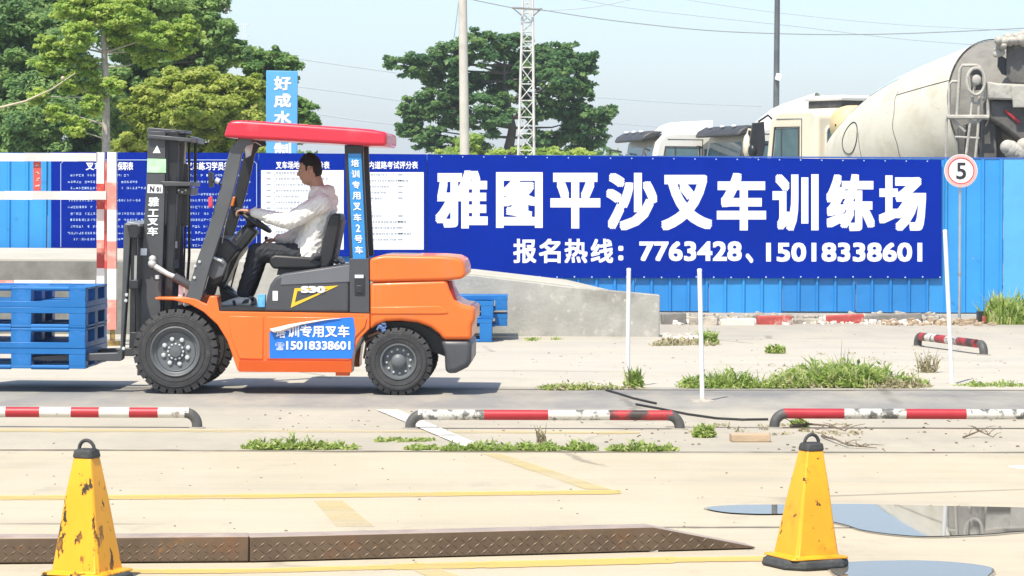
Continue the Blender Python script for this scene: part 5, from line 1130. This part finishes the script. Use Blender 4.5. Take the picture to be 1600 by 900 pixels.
# ---- rubble along the fence foot
m_rub = M('rubble_mixed', (.38, .34, .28), .9, var=.5, vs=8, bump=.6, bs=30)
def stones(x0, x1, y, n, s, seed, mat, name='rubble'):
    rr = random.Random(seed); b = MB()
    for k in range(n):
        p = G(rr.uniform(x0, x1), y + rr.uniform(-3, 4)); q = s * rr.uniform(.4, 1.2); b.box(p.x - q, p.x + q * rr.uniform(.4, 1), p.y - q * .6, p.y + q * .6, -.01, q * rr.uniform(.5, 1.2), rot=Matrix.Rotation(rr.uniform(-.5, .5), 3, 'Y') @ Matrix.Rotation(rr.uniform(0, 3), 3, 'Z'))
    return tag(b.build(name, mat, bevel=.012, seg=2), kind='stuff')
stones(1035, 1480, 499, 150, .07, 41, m_rub)
stones(1060, 1480, 503, 160, .035, 42, M('rubble_pale', (.58, .53, .45), .9, var=.3, vs=9, bump=.6, bs=30))
stones(1380, 1560, 505, 110, .05, 44, M('rubble_brown', (.36, .27, .18), .9, var=.4, vs=9, bump=.6, bs=30))
stones(1040, 1470, 504, 70, .05, 46, M('rubble_white', (.68, .64, .58), .85, var=.3, vs=9, bump=.5, bs=30, dirt=((.3, .1, .07), .6, 4, .1)))
stones(1040, 1100, 530, 60, .045, 45, M('rubble_pale', (.58, .53, .45)), 'rubble')
def kerbstone(x0, x1, y, h, mi, label, rot=0.0):
    A, B = G(x0, y), G(x1, y + rot * 5); c = (A + B) / 2; b = MB(); b.box(A.x, B.x, c.y - .06 + (int(x0) % 7) * .015, c.y + .12, -.02, h * (.6 + (int(x0) % 5) * .08), rot=Matrix.Rotation(((int(x1) % 9) - 4) * .012, 3, 'Y') @ Matrix.Rotation(((int(x0) % 11) - 5) * .04, 3, 'Z')); return tag(b.build('kerb_stone', mi, bevel=.015, origin=(c.x, c.y, 0)), label, 'kerb stone', 'broken kerb stones along the fence')
m_kr = M('kerb_red', (.42, .07, .06), .8, var=.2, vs=8, dirt=((.5, .4, .34), .55, 7, .12)); m_kw = M('kerb_white', (.66, .62, .55), .8, var=.15, vs=8, dirt=((.33, .25, .2), .56, 6, .15)); m_kg = M('kerb_grey', (.20, .19, .17), .9, var=.25, vs=6)
kerbstone(1033, 1072, 507, .17, m_kg, 'dark grey kerb stone lying against the end of the ramp')
kerbstone(1078, 1122, 508, .12, m_rub, 'brown broken kerb stone behind the second white pole')
kerbstone(1126, 1180, 508, .12, m_kw, 'dirty white broken kerb stone lying below the fence')
kerbstone(1183, 1236, 507, .13, m_kr, 'flaking red kerb stone lying below the middle of the fence')
kerbstone(1240, 1290, 506, .11, m_rub, 'weathered brown kerb stone between the two red ones')
kerbstone(1292, 1350, 505, .14, m_kr, 'red kerb stone with white flakes at the right of the rubble')
kerbstone(1354, 1440, 503, .11, m_kg, 'long grey kerb stone at the end of the rubble below the fence')
A = G(1531, 506); b = MB(); b.box(A.x - .02, A.x + .18, A.y, A.y + .16, .003, .16, 2); b.box(A.x + .03, A.x + .13, A.y - .003, A.y, .02, .1, 0); b.box(A.x + .18, A.x + .36, A.y, A.y + .16, .003, .08, 1)
tag(b.build('kerb_stone', [m_kr, m_kw, m_oil], bevel=.01, origin=A), 'black red and white block lying beside the grass at the sign foot', 'kerb stone')
# pebbles and litter on the slabs
def litter(n, x0, x1, y0, y1, s, mat, seed, name):
    rr = random.Random(seed); b = MB()
    for k in range(n):
        p = G(rr.uniform(x0, x1), rr.uniform(y0, y1)); q = s * rr.uniform(.4, 1.3); b.ball(p + Vector((0, 0, q * .2)), (q, q * rr.uniform(.5, 1), q * .5), 0, 6, 4, Matrix.Rotation(rr.uniform(0, 3), 3, 'Z'))
    return tag(b.build(name, mat, smooth=0), kind='stuff')
litter(140, 0, 1600, 650, 880, .008, m_kg, 51, 'pebbles'); litter(90, 900, 1600, 655, 705, .012, m_stick, 52, 'dead_leaves'); litter(160, 800, 1600, 510, 600, .014, m_rub, 53, 'pebbles')
litter(60, 400, 900, 640, 700, .010, m_stick, 54, 'dead_leaves')
b = MB(); p = G(1597, 731); b.box(p.x - .06, p.x + .06, p.y - .06, p.y + .06, .001, .008, rot=Matrix.Rotation(.3, 3, 'Z')); tag(b.build('paper_scrap', m_let, origin=p), 'white scrap of paper lying on the slab at the right edge', 'paper')
# ================================================================ BEHIND THE FENCE
m_truck = M('truck_white', (.66, .65, .60), .4, var=.06, vs=1.5, dirt=((.50, .44, .32), .58, 2, .3))
m_cream = M('truck_cream', (.70, .64, .50), .45, var=.08, vs=1.5, dirt=((.55, .42, .22), .62, 3, .25))
m_visor = M('visor_dark', (.055, .055, .055), .5, var=.3, vs=5, dirt=((.2, .2, .18), .6, 6, .2))
m_chas = M('truck_chassis', (.05, .05, .05), .7)
def frame_at(X, Y, hd):      # local frame: x forward along heading hd (radians from -X turning away), y left of the vehicle, z up
    f = Vector((-math.cos(hd), math.sin(hd), 0)); l = Vector((0, 0, 1)).cross(f)
    def T(x, y, z): return Vector((X, Y, 0)) + f * x + l * y + Vector((0, 0, z))
    return T, f, l
def hull(b, T, pts, y0, y1, mi=0):     # side outline (x, z) extruded across the vehicle
    n = len(pts); vs = [T(x, y0, z) for x, z in pts] + [T(x, y1, z) for x, z in pts]
    b.add(vs, [tuple(range(n)), tuple(range(2 * n - 1, n - 1, -1))] + [(i, i + n, (i + 1) % n + n, (i + 1) % n) for i in range(n)], mi)
def bx(b, T, x0, x1, y0, y1, z0, z1, mi=0): hull(b, T, [(x0, z0), (x1, z0), (x1, z1), (x0, z1)], y0, y1, mi)
def cab(X, Y, hd, label, Ht=2.65, body=None, fairing=True, ac=False, rearwin=False, length=1.9, name='truck', wide=2.3, visor=True, drum=False, cat='truck'):
    T, f, l = frame_at(X, Y, hd); r = thing(name, T(0, 0, 0), label, cat); hw = wide / 2; body = body or m_truck; k = Ht / 2.65
    b = MB(); hull(b, T, [(0, .75), (length, .75), (length + .03, 1.45), (length - .18, Ht - .22), (length - .34, Ht - .04), (length - .6, Ht), (.12, Ht), (0, Ht - .1)], -hw, hw); b.build('cab', body, r, bevel=.07, seg=4, smooth=50)
    zw0, zw1 = 1.55, Ht - .30
    b = MB(); xw = lambda z: length + .03 - (z - 1.45) / (Ht - .22 - 1.45) * .21 + .006
    b.add([T(xw(zw0), -hw + .12, zw0), T(xw(zw0), hw - .12, zw0), T(xw(zw1), hw - .16, zw1), T(xw(zw1), -hw + .16, zw1)], [(0, 1, 2, 3)]); b.build('windscreen', m_glass, r, smooth=0)
    for s in (-1, 1):
        wf = bpy.data.objects.new('side_window', None); COL.objects.link(wf); wf.parent = r; wf['org'] = r['org']
        b = MB(); hull(b, T, [(length - 1.0, zw0), (length - .22, zw0), (length - .38, zw1 - .02), (length - 1.0, zw1 - .02)], s * hw - .02, s * hw + .008 * s); b.build('pane', m_glass, wf, bevel=.01, smooth=0)
        b = MB(); P = [T(x, s * (hw + .01), z) for x, z in ((length - 1.02, zw0 - .02), (length - .19, zw0 - .02), (length - .36, zw1), (length - 1.02, zw1), (length - 1.02, zw0 - .02))]; b.tube(P, .018, 6); b.tube([T(length - .55, s * (hw + .012), zw0), T(length - .55, s * (hw + .012), zw1 - .02)], .014, 6); b.build('window_frame', m_chas, wf)
        b = MB(); b.tube([T(length - 1.09, s * (hw + .002), .85), T(length - 1.09, s * (hw + .002), Ht - .16), T(length - .40, s * (hw + .002), Ht - .16)], .008, 5); b.tube([T(length - 1.02, s * (hw + .02), 1.35), T(length - .86, s * (hw + .02), 1.35)], .018, 6); b.build('door_seam', m_chas, r)
        if length > 1.7:
            b = MB(); hull(b, T, [(length - 1.32, zw0 + .05), (length - 1.12, zw0 + .05), (length - 1.12, zw1 - .04), (length - 1.32, zw1 - .04)], s * hw - .02, s * hw + .008 * s); b.build('quarter_window', m_glass, r, bevel=.01, smooth=0)
        b = MB(); P = [T(length - .05, s * hw, Ht - .38), T(length + .12, s * (hw + .22), Ht - .33), T(length + .12, s * (hw + .25), Ht - .45)]; b.tube(P, .02, 6); c = T(length + .12, s * (hw + .25), Ht - .62)
        b.ball(c, (.07, .13, .21), 0, 14, 10); b.build('mirror', m_visor if not drum else body, r, smooth=50)
    if visor:
        b = MB(); hull(b, T, [(length - .34, Ht - .01), (length - .1, Ht + .0), (length + .06, Ht - .09), (length + .12, Ht - .19), (length + .06, Ht - .205), (length - .12, Ht - .16)], -hw + .05, hw - .05); b.build('sun_visor', m_visor, r, bevel=.04, seg=3)
        for y in (-.6, 0, .6): 
            b = MB(); b.ball(T(length - .02, y, Ht - .01), (.05, .07, .03), 0, 12, 8); b.build('roof_lamp', m_let, r, smooth=60)
    if fairing:
        b = MB(); hull(b, T, [(.45, Ht - .01), (1.35, Ht - .01), (1.22, Ht + .12), (1.05, Ht + .19), (.45, Ht + .22)], -.62, .62); b.build('roof_box', m_let, r, bevel=.03, seg=3)
        b = MB()
        for q in range(4): bx(b, T, .52 + q * .09, .57 + q * .09, -.63, -.622, Ht + .05, Ht + .14)
        b.build('roof_box_marks', m_steel, r, smooth=0)
    if ac:
        b = MB(); bx(b, T, .15, 1.05, -.55, .55, Ht + .03, Ht + .16, 0); b.build('louvre', m_visor, r, bevel=.01); b = MB(); bx(b, T, .1, 1.12, -.6, .6, Ht + .162, Ht + .25, 0); b.build('air_conditioner', m_let, r, bevel=.04, seg=3)
        b = MB(); bx(b, T, .1, 1.1, -.6, .6, Ht - .01, Ht + .03, 0); b.build('roof_plinth', m_cream, r, bevel=.01)
    if rearwin:
        wf = bpy.data.objects.new('rear_window', None); COL.objects.link(wf); wf.parent = r; wf['org'] = r['org']
        y0, y1, z0, z1 = rearwin
        b = MB(); hull(b, T, [(-.012, z0), (.02, z0), (.02, z1), (-.012, z1)], y0, y1); b.build('pane', m_glass, wf, bevel=.008)
        b = MB(); P = []
        for (yy, zz, a0) in ((y1 - .08, z1 - .08, 0), (y0 + .08, z1 - .08, PI / 2), (y0 + .08, z0 + .08, PI), (y1 - .08, z0 + .08, 1.5 * PI)):
            for q in range(5): a = a0 + q * PI / 8; P.append(T(-.015, yy + .11 * math.cos(a), zz + .11 * math.sin(a)))
        P.append(P[0]); b.tube(P, .022, 8); b.build('window_frame', m_truck, wf, smooth=60)
    b = MB(); bx(b, T, -4.5, length - .1, -.45, .45, .55, .8); bx(b, T, length - .3, length + .1, -hw + .05, hw - .05, .45, .74); b.build('chassis', m_chas, r)
    for s in (-1, 1):
        for x in (length - .75, -3.2):
            b = MB(); c = T(x, s * (hw - .28), .5); b.lathe(c, l * s, [(.2, 0), (.46, .0), (.5, .04), (.5, .22), (.46, .26), (.28, .26), (.24, .18), (.001, .18)], 28, cap=False); b.build('wheel', m_tyre, r, smooth=40)
    return r, T, f, l
cab(4.20, 57.0, -.2, 'white truck with a roof box parked behind the fence near the far tree', 2.84)
cab(5.43, 55.0, -.3, 'white truck with a dark sun visor squeezed between the other parked trucks', 2.91, fairing=False, length=1.6)
# slanting white drum of the truck in the middle
# mixer truck
HD = math.radians(57)
XR, YR = W(1572, 178, 45).x, 45.0
T0, f0, l0 = frame_at(XR, YR, HD)
p_cab = T0(4.75, 0, 0)
r, T, f, l = cab(W(1303, 240, 50.6).x + .60, 50.2, HD, 'dirty white concrete mixer truck with its big drum towering over the fence at the right', 3.10, m_cream, False, True, (.42, .98, 2.05, 2.78), 1.5, 'mixer_truck', 2.4, False, True, 'mixer truck')
# drum
def ss(a, b_, q): q = max(0, min(1, q)); return a + (b_ - a) * q
m_drum = M('drum_cream', (.60, .57, .47), .6, var=.10, vs=1.2, dirt=((.46, .42, .31), .50, 1.8, .25), dirt2=((.20, .18, .14), .66, 5, .12), bump=.4, bs=5)
m_drumg = M('drum_cement_crust', (.22, .21, .185), .9, var=.3, vs=3, bump=.8, bs=14, dirt=((.15, .14, .12), .52, 3, .2))
m_crust = M('cement_crust_pale', (.42, .40, .35), .9, var=.2, vs=6, bump=1, bs=20, dirt=((.25, .24, .21), .6, 7, .15))
m_shell = M('hopper_grey', (.11, .105, .095), .8, var=.35, vs=4, bump=.6, bs=20, dirt=((.26, .245, .215), .58, 5, .2))
c_r = W(1572, 178, 45); ax = (f0 * math.cos(math.radians(13)) + Vector((0, 0, -math.sin(math.radians(13))))).normalized()
prof = [(1.17, 0), (1.175, .5), (1.17, 1.25), (1.15, 1.8), (1.07, 2.4), (.93, 3.0), (.74, 3.55), (.70, 3.65)]
b = MB(); b.lathe(c_r, ax, prof, 72, cap=False); b.lathe(c_r, ax, [(.70, 3.65), (.5, 3.8), (.001, 3.86)], 48, cap=False); b.build('drum_shell', m_drum, r, smooth=40)
b = MB(); b.lathe(c_r, ax, [(1.17, -.004), (1.0, -.42), (.80, -.9), (.62, -1.35), (.60, -1.45)], 72, cap=False); b.build('drum_rear_cone', m_drumg, r, smooth=40)
b = MB()
for h, rr_ in ((-.02, 1.176),): b.lathe(c_r, ax, [(rr_, h - .012), (rr_ + (.014 if h < 0 else .005), h - .01), (rr_ + (.014 if h < 0 else .005), h + .01), (rr_, h + .012)], 72, cap=False)
b.build('drum_weld_ring', m_visor, r, smooth=40)
def on_drum(h, ang, off=.012):
    for (r1, h1), (r2, h2) in zip(prof, prof[1:]):
        if h1 <= h <= h2: rr_ = r1 + (r2 - r1) * (h - h1) / (h2 - h1); break
    else: rr_ = prof[0][0]
    u_ = (Vector((0, 0, 1)) - ax * ax.z).normalized(); v_ = ax.cross(u_)
    return c_r + ax * h + (u_ * math.cos(ang) + v_ * math.sin(ang)) * (rr_ + off)
# which way round faces the camera
sgn = 1 if on_drum(1, .8).y < on_drum(1, -.8).y else -1
b = MB(); b.tube([on_drum(2.55 + .26 * math.cos(a), sgn * (1.35 + .25 * math.sin(a)), .004) for a in [2 * PI * q / 28 for q in range(29)]], .010, 6); b.build('inspection_hatch', m_visor, r, smooth=60)
b = MB(); b.tube([on_drum(.02 + q * .128, sgn * (1.12 - .01 * q), .004) for q in range(11)], .006, 5); b.tube([on_drum(1.3 + .02 * math.sin(q), sgn * (.95 + q * .07), .003) for q in range(16)], .005, 5); b.tube([on_drum(2.25, sgn * (1.35 + q * .06), .003) for q in range(8)], .004, 5); b.build('weld_seam', m_visor, r, smooth=60)
# faded sky-blue stripe along the upper flank of the cone
b = MB(); n = 24; vs = []
for q in range(n + 1):
    h = 1.55 + 1.9 * q / n; vs += [on_drum(h, sgn * .62, .006), on_drum(h, sgn * (.62 - .20), .006)]
b.add(vs, [(2 * q, 2 * q + 1, 2 * q + 3, 2 * q + 2) for q in range(n)]); b.build('painted_stripe', M('stripe_pale_blue', (.42, .60, .68), .5, var=.1, vs=2, dirt=((.66, .66, .6), .5, 5, .2)), r, smooth=60, fix=False)
b = MB(); b.px([(1176, 192), (1194, 190), (1196, 226), (1192, 246), (1176, 246), (1172, 222)], 48.85, 49.0); b.tube([W(1185, 190, 48.9), W(1200, 180, 49.0), W(1206, 186, 49.1)], .02, 6); b.build('mirror', m_oil, r, bevel=.03, smooth=60)
b = MB(); b.ball(W(1176, 236, 48.9), (.08, .1, .12), 0, 12, 8); b.tube([W(1176, 230, 48.9), W(1200, 226, 49.0)], .015, 6); b.build('mirror', m_oil, r, smooth=60)
# yellowish water tank between cab and drum
b = MB(); c = W(1326, 196, 48.7); b.lathe(c, l, [(.02, -.9), (.25, -.85), (.34, -.75), (.345, -.3), (.335, .02), (.30, .16), (.2, .25), (.02, .28)], 32, cap=False); 
b.build('water_tank', M('tank_ochre', (.62, .50, .27), .6, var=.12, vs=3, dirt=((.42, .22, .08), .66, 5, .1)), r, smooth=50)
# rear pedestal, platform, ladder, hopper, chute: read at their own depth
YG = 43.4
b = MB(); b.px([(1500, 250), (1498, 200), (1520, 190), (1560, 188), (1575, 250)], YG + .3, YG + .5); b.px([(1530, 330), (1535, 185), (1556, 185), (1560, 330)], YG + .1, YG + .25); b.build('pedestal', m_shell, r, bevel=.02)
def tpx(b, pts, Y, rad, mi=0): b.tube([W(x, y, Y) for x, y in pts], rad, 7, mi)
b = MB(); tpx(b, [(1479, 183), (1512, 183), (1545, 183)], YG - .15, .035); tpx(b, [(1479, 186), (1478, 246)], YG - .1, .02); tpx(b, [(1487, 186), (1508, 206)], YG - .1, .022); b.build('platform', m_crust, r, bevel=.0)
b = MB(); tpx(b, [(1495, 183), (1500, 108), (1504, 102), (1526, 102), (1532, 106)], YG - .1, .026); tpx(b, [(1483, 183), (1483, 132), (1488, 127), (1498, 128)], YG - .02, .024); tpx(b, [(1544, 183), (1543, 140), (1538, 130)], YG - .1, .026)
tpx(b, [(1509, 246), (1514, 206), (1520, 150), (1526, 118)], YG - .12, .022); tpx(b, [(1524, 246), (1528, 205), (1530, 150)], YG - .12, .022)
for x0_, x1_, y_ in ((1492, 1530, 214), (1515, 1530, 190), (1519, 1531, 160)): tpx(b, [(x0_, y_), (x1_, y_ + 2)], YG - .12, .018)
b.build('ladder_frame', m_crust, r, smooth=60)
b = MB(); tpx(b, [(1525 + 14 * math.cos(a), 127 + 21 * math.sin(a)) for a in [2 * PI * q / 24 for q in range(25)]], YG - .2, .025, 0); b.px([(1516, 110), (1534, 108), (1536, 140), (1518, 142)], YG - .05, YG - .01, 1); b.ball(W(1526, 125, YG - .2), (.07, .04, .08), 0); b.build('hose_reel', [m_crust, m_shell], r, smooth=50)
b = MB(); b.px([(1543, 127), (1560, 130), (1640, 133), (1640, 157), (1580, 156), (1545, 155)], YG - .25, YG + .5); b.build('hopper_rim', m_crust, r, bevel=.03, seg=3)
b = MB(); b.px([(1581, 134), (1640, 134), (1640, 168), (1583, 168)], YG - .3, YG - .26); b.build('hopper_flap', m_let2 if False else m_crust, r, bevel=.01)
b = MB(); b.px([(1546, 157), (1640, 158), (1640, 240), (1600, 224), (1570, 200), (1548, 186)], YG - .1, YG + .5); b.build('chute', m_shell, r, bevel=.04, seg=3)
b = MB(); b.px([(1568, 173), (1572, 172), (1594, 190), (1592, 194)], YG - .135, YG - .102, ref=YG - .1); b.build('red_reflector', m_pr, r)
b = MB(); b.px([(1573, 64), (1640, 60), (1640, 133), (1580, 130), (1573, 118)], YG + .0, YG + .06); b.build('hopper_back', m_shell, r, bevel=.02)
b = MB()
for k in range(34):
    t_ = k / 33; x = 1562 + 44 * t_ + rnd.uniform(-3, 3); y = 66 - 9 * t_ + rnd.uniform(-6, 7); b.ball(W(x, y, YG - .05 + rnd.uniform(-.1, .25)), (rnd.uniform(.05, .11), .1, rnd.uniform(.04, .08)), 0, 8, 6)
for k in range(12): b.ball(W(1560 + rnd.uniform(-4, 6), 78 + rnd.uniform(-8, 8), YG), rnd.uniform(.03, .06), 0, 8, 6)
b.build('cement_lumps', m_crust, r, smooth=60)
b = MB()
for k in range(10): b.ball(W(1575 + k * 5, 233 + rnd.uniform(-6, 6), YG - .4), (.12, .12, rnd.uniform(.09, .15)), 0, 10, 8)
b.build('crusted_bucket', m_crust, r, smooth=60)
b = MB(); b.px([(1560, 84), (1573, 92), (1573, 118), (1566, 116), (1559, 104)], YG + .05, YG + .1); b.build('dark_opening', m_oil, r)
# second mixer drum peeking out over the middle truck
b = MB(); T2, f2, l2 = frame_at(W(1215, 200, 56).x, 56.5, .45)
r2 = thing('mixer_truck', (W(1215, 200, 56).x, 56.5, 0), 'white mixer drum end showing behind the cab of the middle truck', 'mixer truck')
cc = W(1222, 214, 56); b.lathe(cc, (-1, .35, -.34), [(.60, -.9), (.60, -.2), (.58, .0), (.40, .5), (.18, .85), (.001, .88)], 40, cap=False); b.build('drum_shell', m_truck, r2, smooth=50)
b = MB(); b.box(cc.x - .8, cc.x + 1.2, 56.2, 57.2, .5, 1.7); b.build('chassis', m_chas, r2)
# ---------------------------------------------------------------- poles, mast, wires
m_cpole = M('concrete_pole_paint', (.56, .53, .46), .85, var=.12, vs=2, bump=.3, bs=30, dirt=((.40, .37, .31), .58, 3, .2))
YK = 72
p0 = W(728, 400, YK); p0.z = 0; b = MB(); b.tube([p0, W(726, 240, YK), W(724.5, 120, YK), W(723, 0, YK), W(722, -70, YK)], [.125, .120, .112, .105, .10], 20); b.build; tag(b.build('utility_pole', m_cpole, smooth=60, origin=p0), 'plain round concrete utility pole left of the lattice mast', 'utility pole')
YL = 74; wppm = FL / YL
r = thing('lattice_mast', (W(820, 300, YL).x, YL, 0), 'white painted steel lattice mast with a cross arm in front of the far tree', 'mast')
bl = W(805, 400, YL); br_ = W(836, 400, YL); tl = W(817.5, -20, YL); tr = W(832, -20, YL); z0, z1 = 0, tl.z
def leg(i, z):
    t_ = (z - z0) / (z1 - z0); xl = bl.x + (tl.x - bl.x) * t_; xr = br_.x + (tr.x - br_.x) * t_; hw = (xr - xl) / 2; cxm = (xl + xr) / 2; s = [(-1, -1), (1, -1), (1, 1), (-1, 1)][i]; return Vector((cxm + s[0] * hw, YL + s[1] * hw, z))
m_lat = M('mast_white_paint', (.62, .61, .57), .6, var=.15, vs=6)
for i in range(4):
    b = MB(); b.tube([leg(i, z0), leg(i, z1)], .033, 6); b.build('leg', m_lat, r, smooth=0)
b = MB(); z = .2; k = 0
while z < z1 - .4:
    st = .42 if z < 5.2 else .24
    for i in range(4):
        j = (i + 1) % 4; b.tube([leg(i, z), leg(j, z)], .016, 4); a_, c_ = (leg(i, z), leg(j, z + st)) if k % 2 else (leg(j, z), leg(i, z + st)); b.tube([a_, c_], .016, 4)
    z += st; k += 1
b.build('bracing', m_lat, r, smooth=0)
b = MB(); q = [W(x, y, YL - .3) for x, y in ((800, 12), (845, 15))]; b.tube(q, .03, 6); b.tube([W(847, 13, YL - .3), W(833, 25, YL - .3)], .018, 5); b.tube([W(802, 13, YL - .3), W(815, 24, YL - .3)], .018, 5); b.build('cross_arm', m_steel, r)
YD = 56; p0 = W(1212, 300, YD); p0.z = 0; b = MB(); b.tube([p0, W(1212, 240, YD), W(1213, 150, YD), W(1214.5, 0, YD), W(1215, -60, YD)], [.065, .062, .058, .052, .05], 14)
rp = thing('lamp_pole', p0, 'dark grey steel pole rising behind the cabs of the parked trucks', 'pole'); b.build('shaft', M('pole_grey', (.13, .14, .145), .5, .3, var=.2), rp, smooth=60)
b = MB(); c = W(1216, 120, YD - .1); b.box(c.x - .05, c.x + .06, YD - .14, YD - .05, c.z - .07, c.z + .06, rot=Matrix.Rotation(.3, 3, 'Y')); b.build('junction_box', m_let, rp, bevel=.01)
m_wire = M('wire_grey', (.22, .24, .26), .6); m_wire2 = M('wire_far', (.34, .38, .42), .6)
def wire(pts, Y, rad, label, mat, Y2=None):
    P = []
    for i in range(len(pts) - 1):
        for k in range(8):
            t_ = k / 8; a = pts[max(i - 1, 0)]; b_ = pts[i]; c_ = pts[i + 1]; d_ = pts[min(i + 2, len(pts) - 1)]
            cr_ = [.5 * (2 * b_[q] + (c_[q] - a[q]) * t_ + (2 * a[q] - 5 * b_[q] + 4 * c_[q] - d_[q]) * t_ ** 2 + (3 * b_[q] - a[q] - 3 * c_[q] + d_[q]) * t_ ** 3) for q in (0, 1)]; P.append(W(cr_[0], cr_[1], Y))
    P.append(W(*pts[-1], Y)); b = MB(); b.tube(P, rad, 5); return tag(b.build('power_line', mat, smooth=60), label, 'power line')
wire([(722, -4), (760, 4), (800, 12)], YK, .012, 'short dark cable from the concrete pole to the lattice mast', m_wire)
wire([(845, 15), (920, 27), (1000, 37), (1100, 47), (1200, 52), (1320, 54), (1450, 51), (1640, 42)], YK, .012, 'sagging dark cable from the lattice mast to the right edge', m_wire)
wire([(717, 0), (712, 40), (709, 60)], YK, .008, 'short loose cable hanging beside the concrete pole', m_wire)
wire([(845, 17), (900, 14), (950, 7), (1010, -6)], 90, .010, 'thin cable rising right from the mast arm to the top edge', m_wire2)
wire([(880, -6), (980, 12), (1100, 26), (1250, 42), (1420, 62), (1640, 78)], 200, .022, 'far thin power line crossing above the dark cable', m_wire2)
wire([(1050, -4), (1200, 18), (1400, 38), (1640, 50)], 220, .022, 'far thin power line in the upper right of the sky', m_wire2)
wire([(440, 88), (520, 100), (620, 114)], 320, .05, 'highest faint line left of the far tree', m_wire2); wire([(440, 132), (560, 148), (640, 160)], 320, .05, 'middle faint line left of the far tree', m_wire2); wire([(480, 176), (560, 188), (640, 197)], 320, .05, 'lowest faint line left of the far tree', m_wire2)
wire([(930, 152), (1060, 161), (1190, 166)], 320, .04, 'upper faint line above the parked trucks', m_wire2); wire([(950, 192), (1050, 200), (1110, 203)], 320, .04, 'lower faint line above the parked trucks', m_wire2)
# thin twig of vine hanging in the sky by the left trees
b = MB(); b.tube([W(x, y, 58) for x, y in ((330, -20), (345, 0), (352, 10), (358, 16), (360, 21))], [.008, .007, .005, .005, .004], 5); 
for k in range(9): b.ball(W(352 + rnd.uniform(-2, 9), 10 + rnd.uniform(-3, 11), 58), (.03, .02, .018), 0, 6, 4)
tag(b.build('hanging_twig', m_bark2), 'thin twig hanging against the sky right of the left trees', 'twig')
# faint far pylon: distance haze is put into its pale colour
YY = 700; m_pyl = M('pylon_haze_pale', (.60, .66, .70), .6)
r = thing('pylon', (W(382, 300, YY).x, YY, 0), 'very faint distant power pylon above the left trees', 'pylon'); b = MB()
def q2(x, y): return W(x, y, YY)
tpx2 = lambda pts, rad: b.tube([q2(*p) for p in pts], rad, 4)
tpx2([(376, 300), (381, 38)], .22); tpx2([(388, 300), (384, 38)], .22)
for y in (38, 55): tpx2([(373, y), (390, y)], .2); tpx2([(373, y), (381, y + 4)], .12); tpx2([(390, y), (384, y + 4)], .12)
for k in range(12): y = 45 + k * 18; tpx2([(381 - (y - 38) * .019, y), (384 + (y + 18 - 38) * .015, y + 18)], .12)
b.build('lattice', m_pyl, r, smooth=0)
# low greenery closing the horizon behind the yard
rs = np.random.RandomState(5); n = 30000; X = rs.uniform(-80, 80, n); C = np.stack([X, 190 + rs.uniform(-4, 4, n), rs.uniform(0, 1, n) ** .7 * (3.0 + 1.2 * np.sin(X * .3) + rs.uniform(-.5, .5, n))], 1)
o = leaves_mesh('far_hedge', C, rs.normal(size=(n, 3)) + np.array((0, -.3, .6)), .32, rs.uniform(0, 1, n), g_mid, None, rs=rs); tag(o, kind='stuff')
# object-level finish
bpy.context.view_layer.update()
for o in COL.objects:
    if 'org' in o: del o['org']

# ---------------------------------------------------------------- thin summer haze
hm = bpy.data.materials.new('haze_air'); hm.use_nodes = True; t = hm.node_tree; t.nodes.remove(t.nodes['Principled BSDF']); pv = t.nodes.new('ShaderNodeVolumePrincipled')
pv.inputs['Color'].default_value = (.86, .93, 1, 1); pv.inputs['Density'].default_value = .0005; pv.inputs['Anisotropy'].default_value = .0; t.links.new(pv.outputs[0], t.nodes['Material Output'].inputs['Volume'])
b = MB(); b.box(-910, 910, -30, 2550, -1, 60); tag(b.build('haze', hm, smooth=0), kind='stuff')
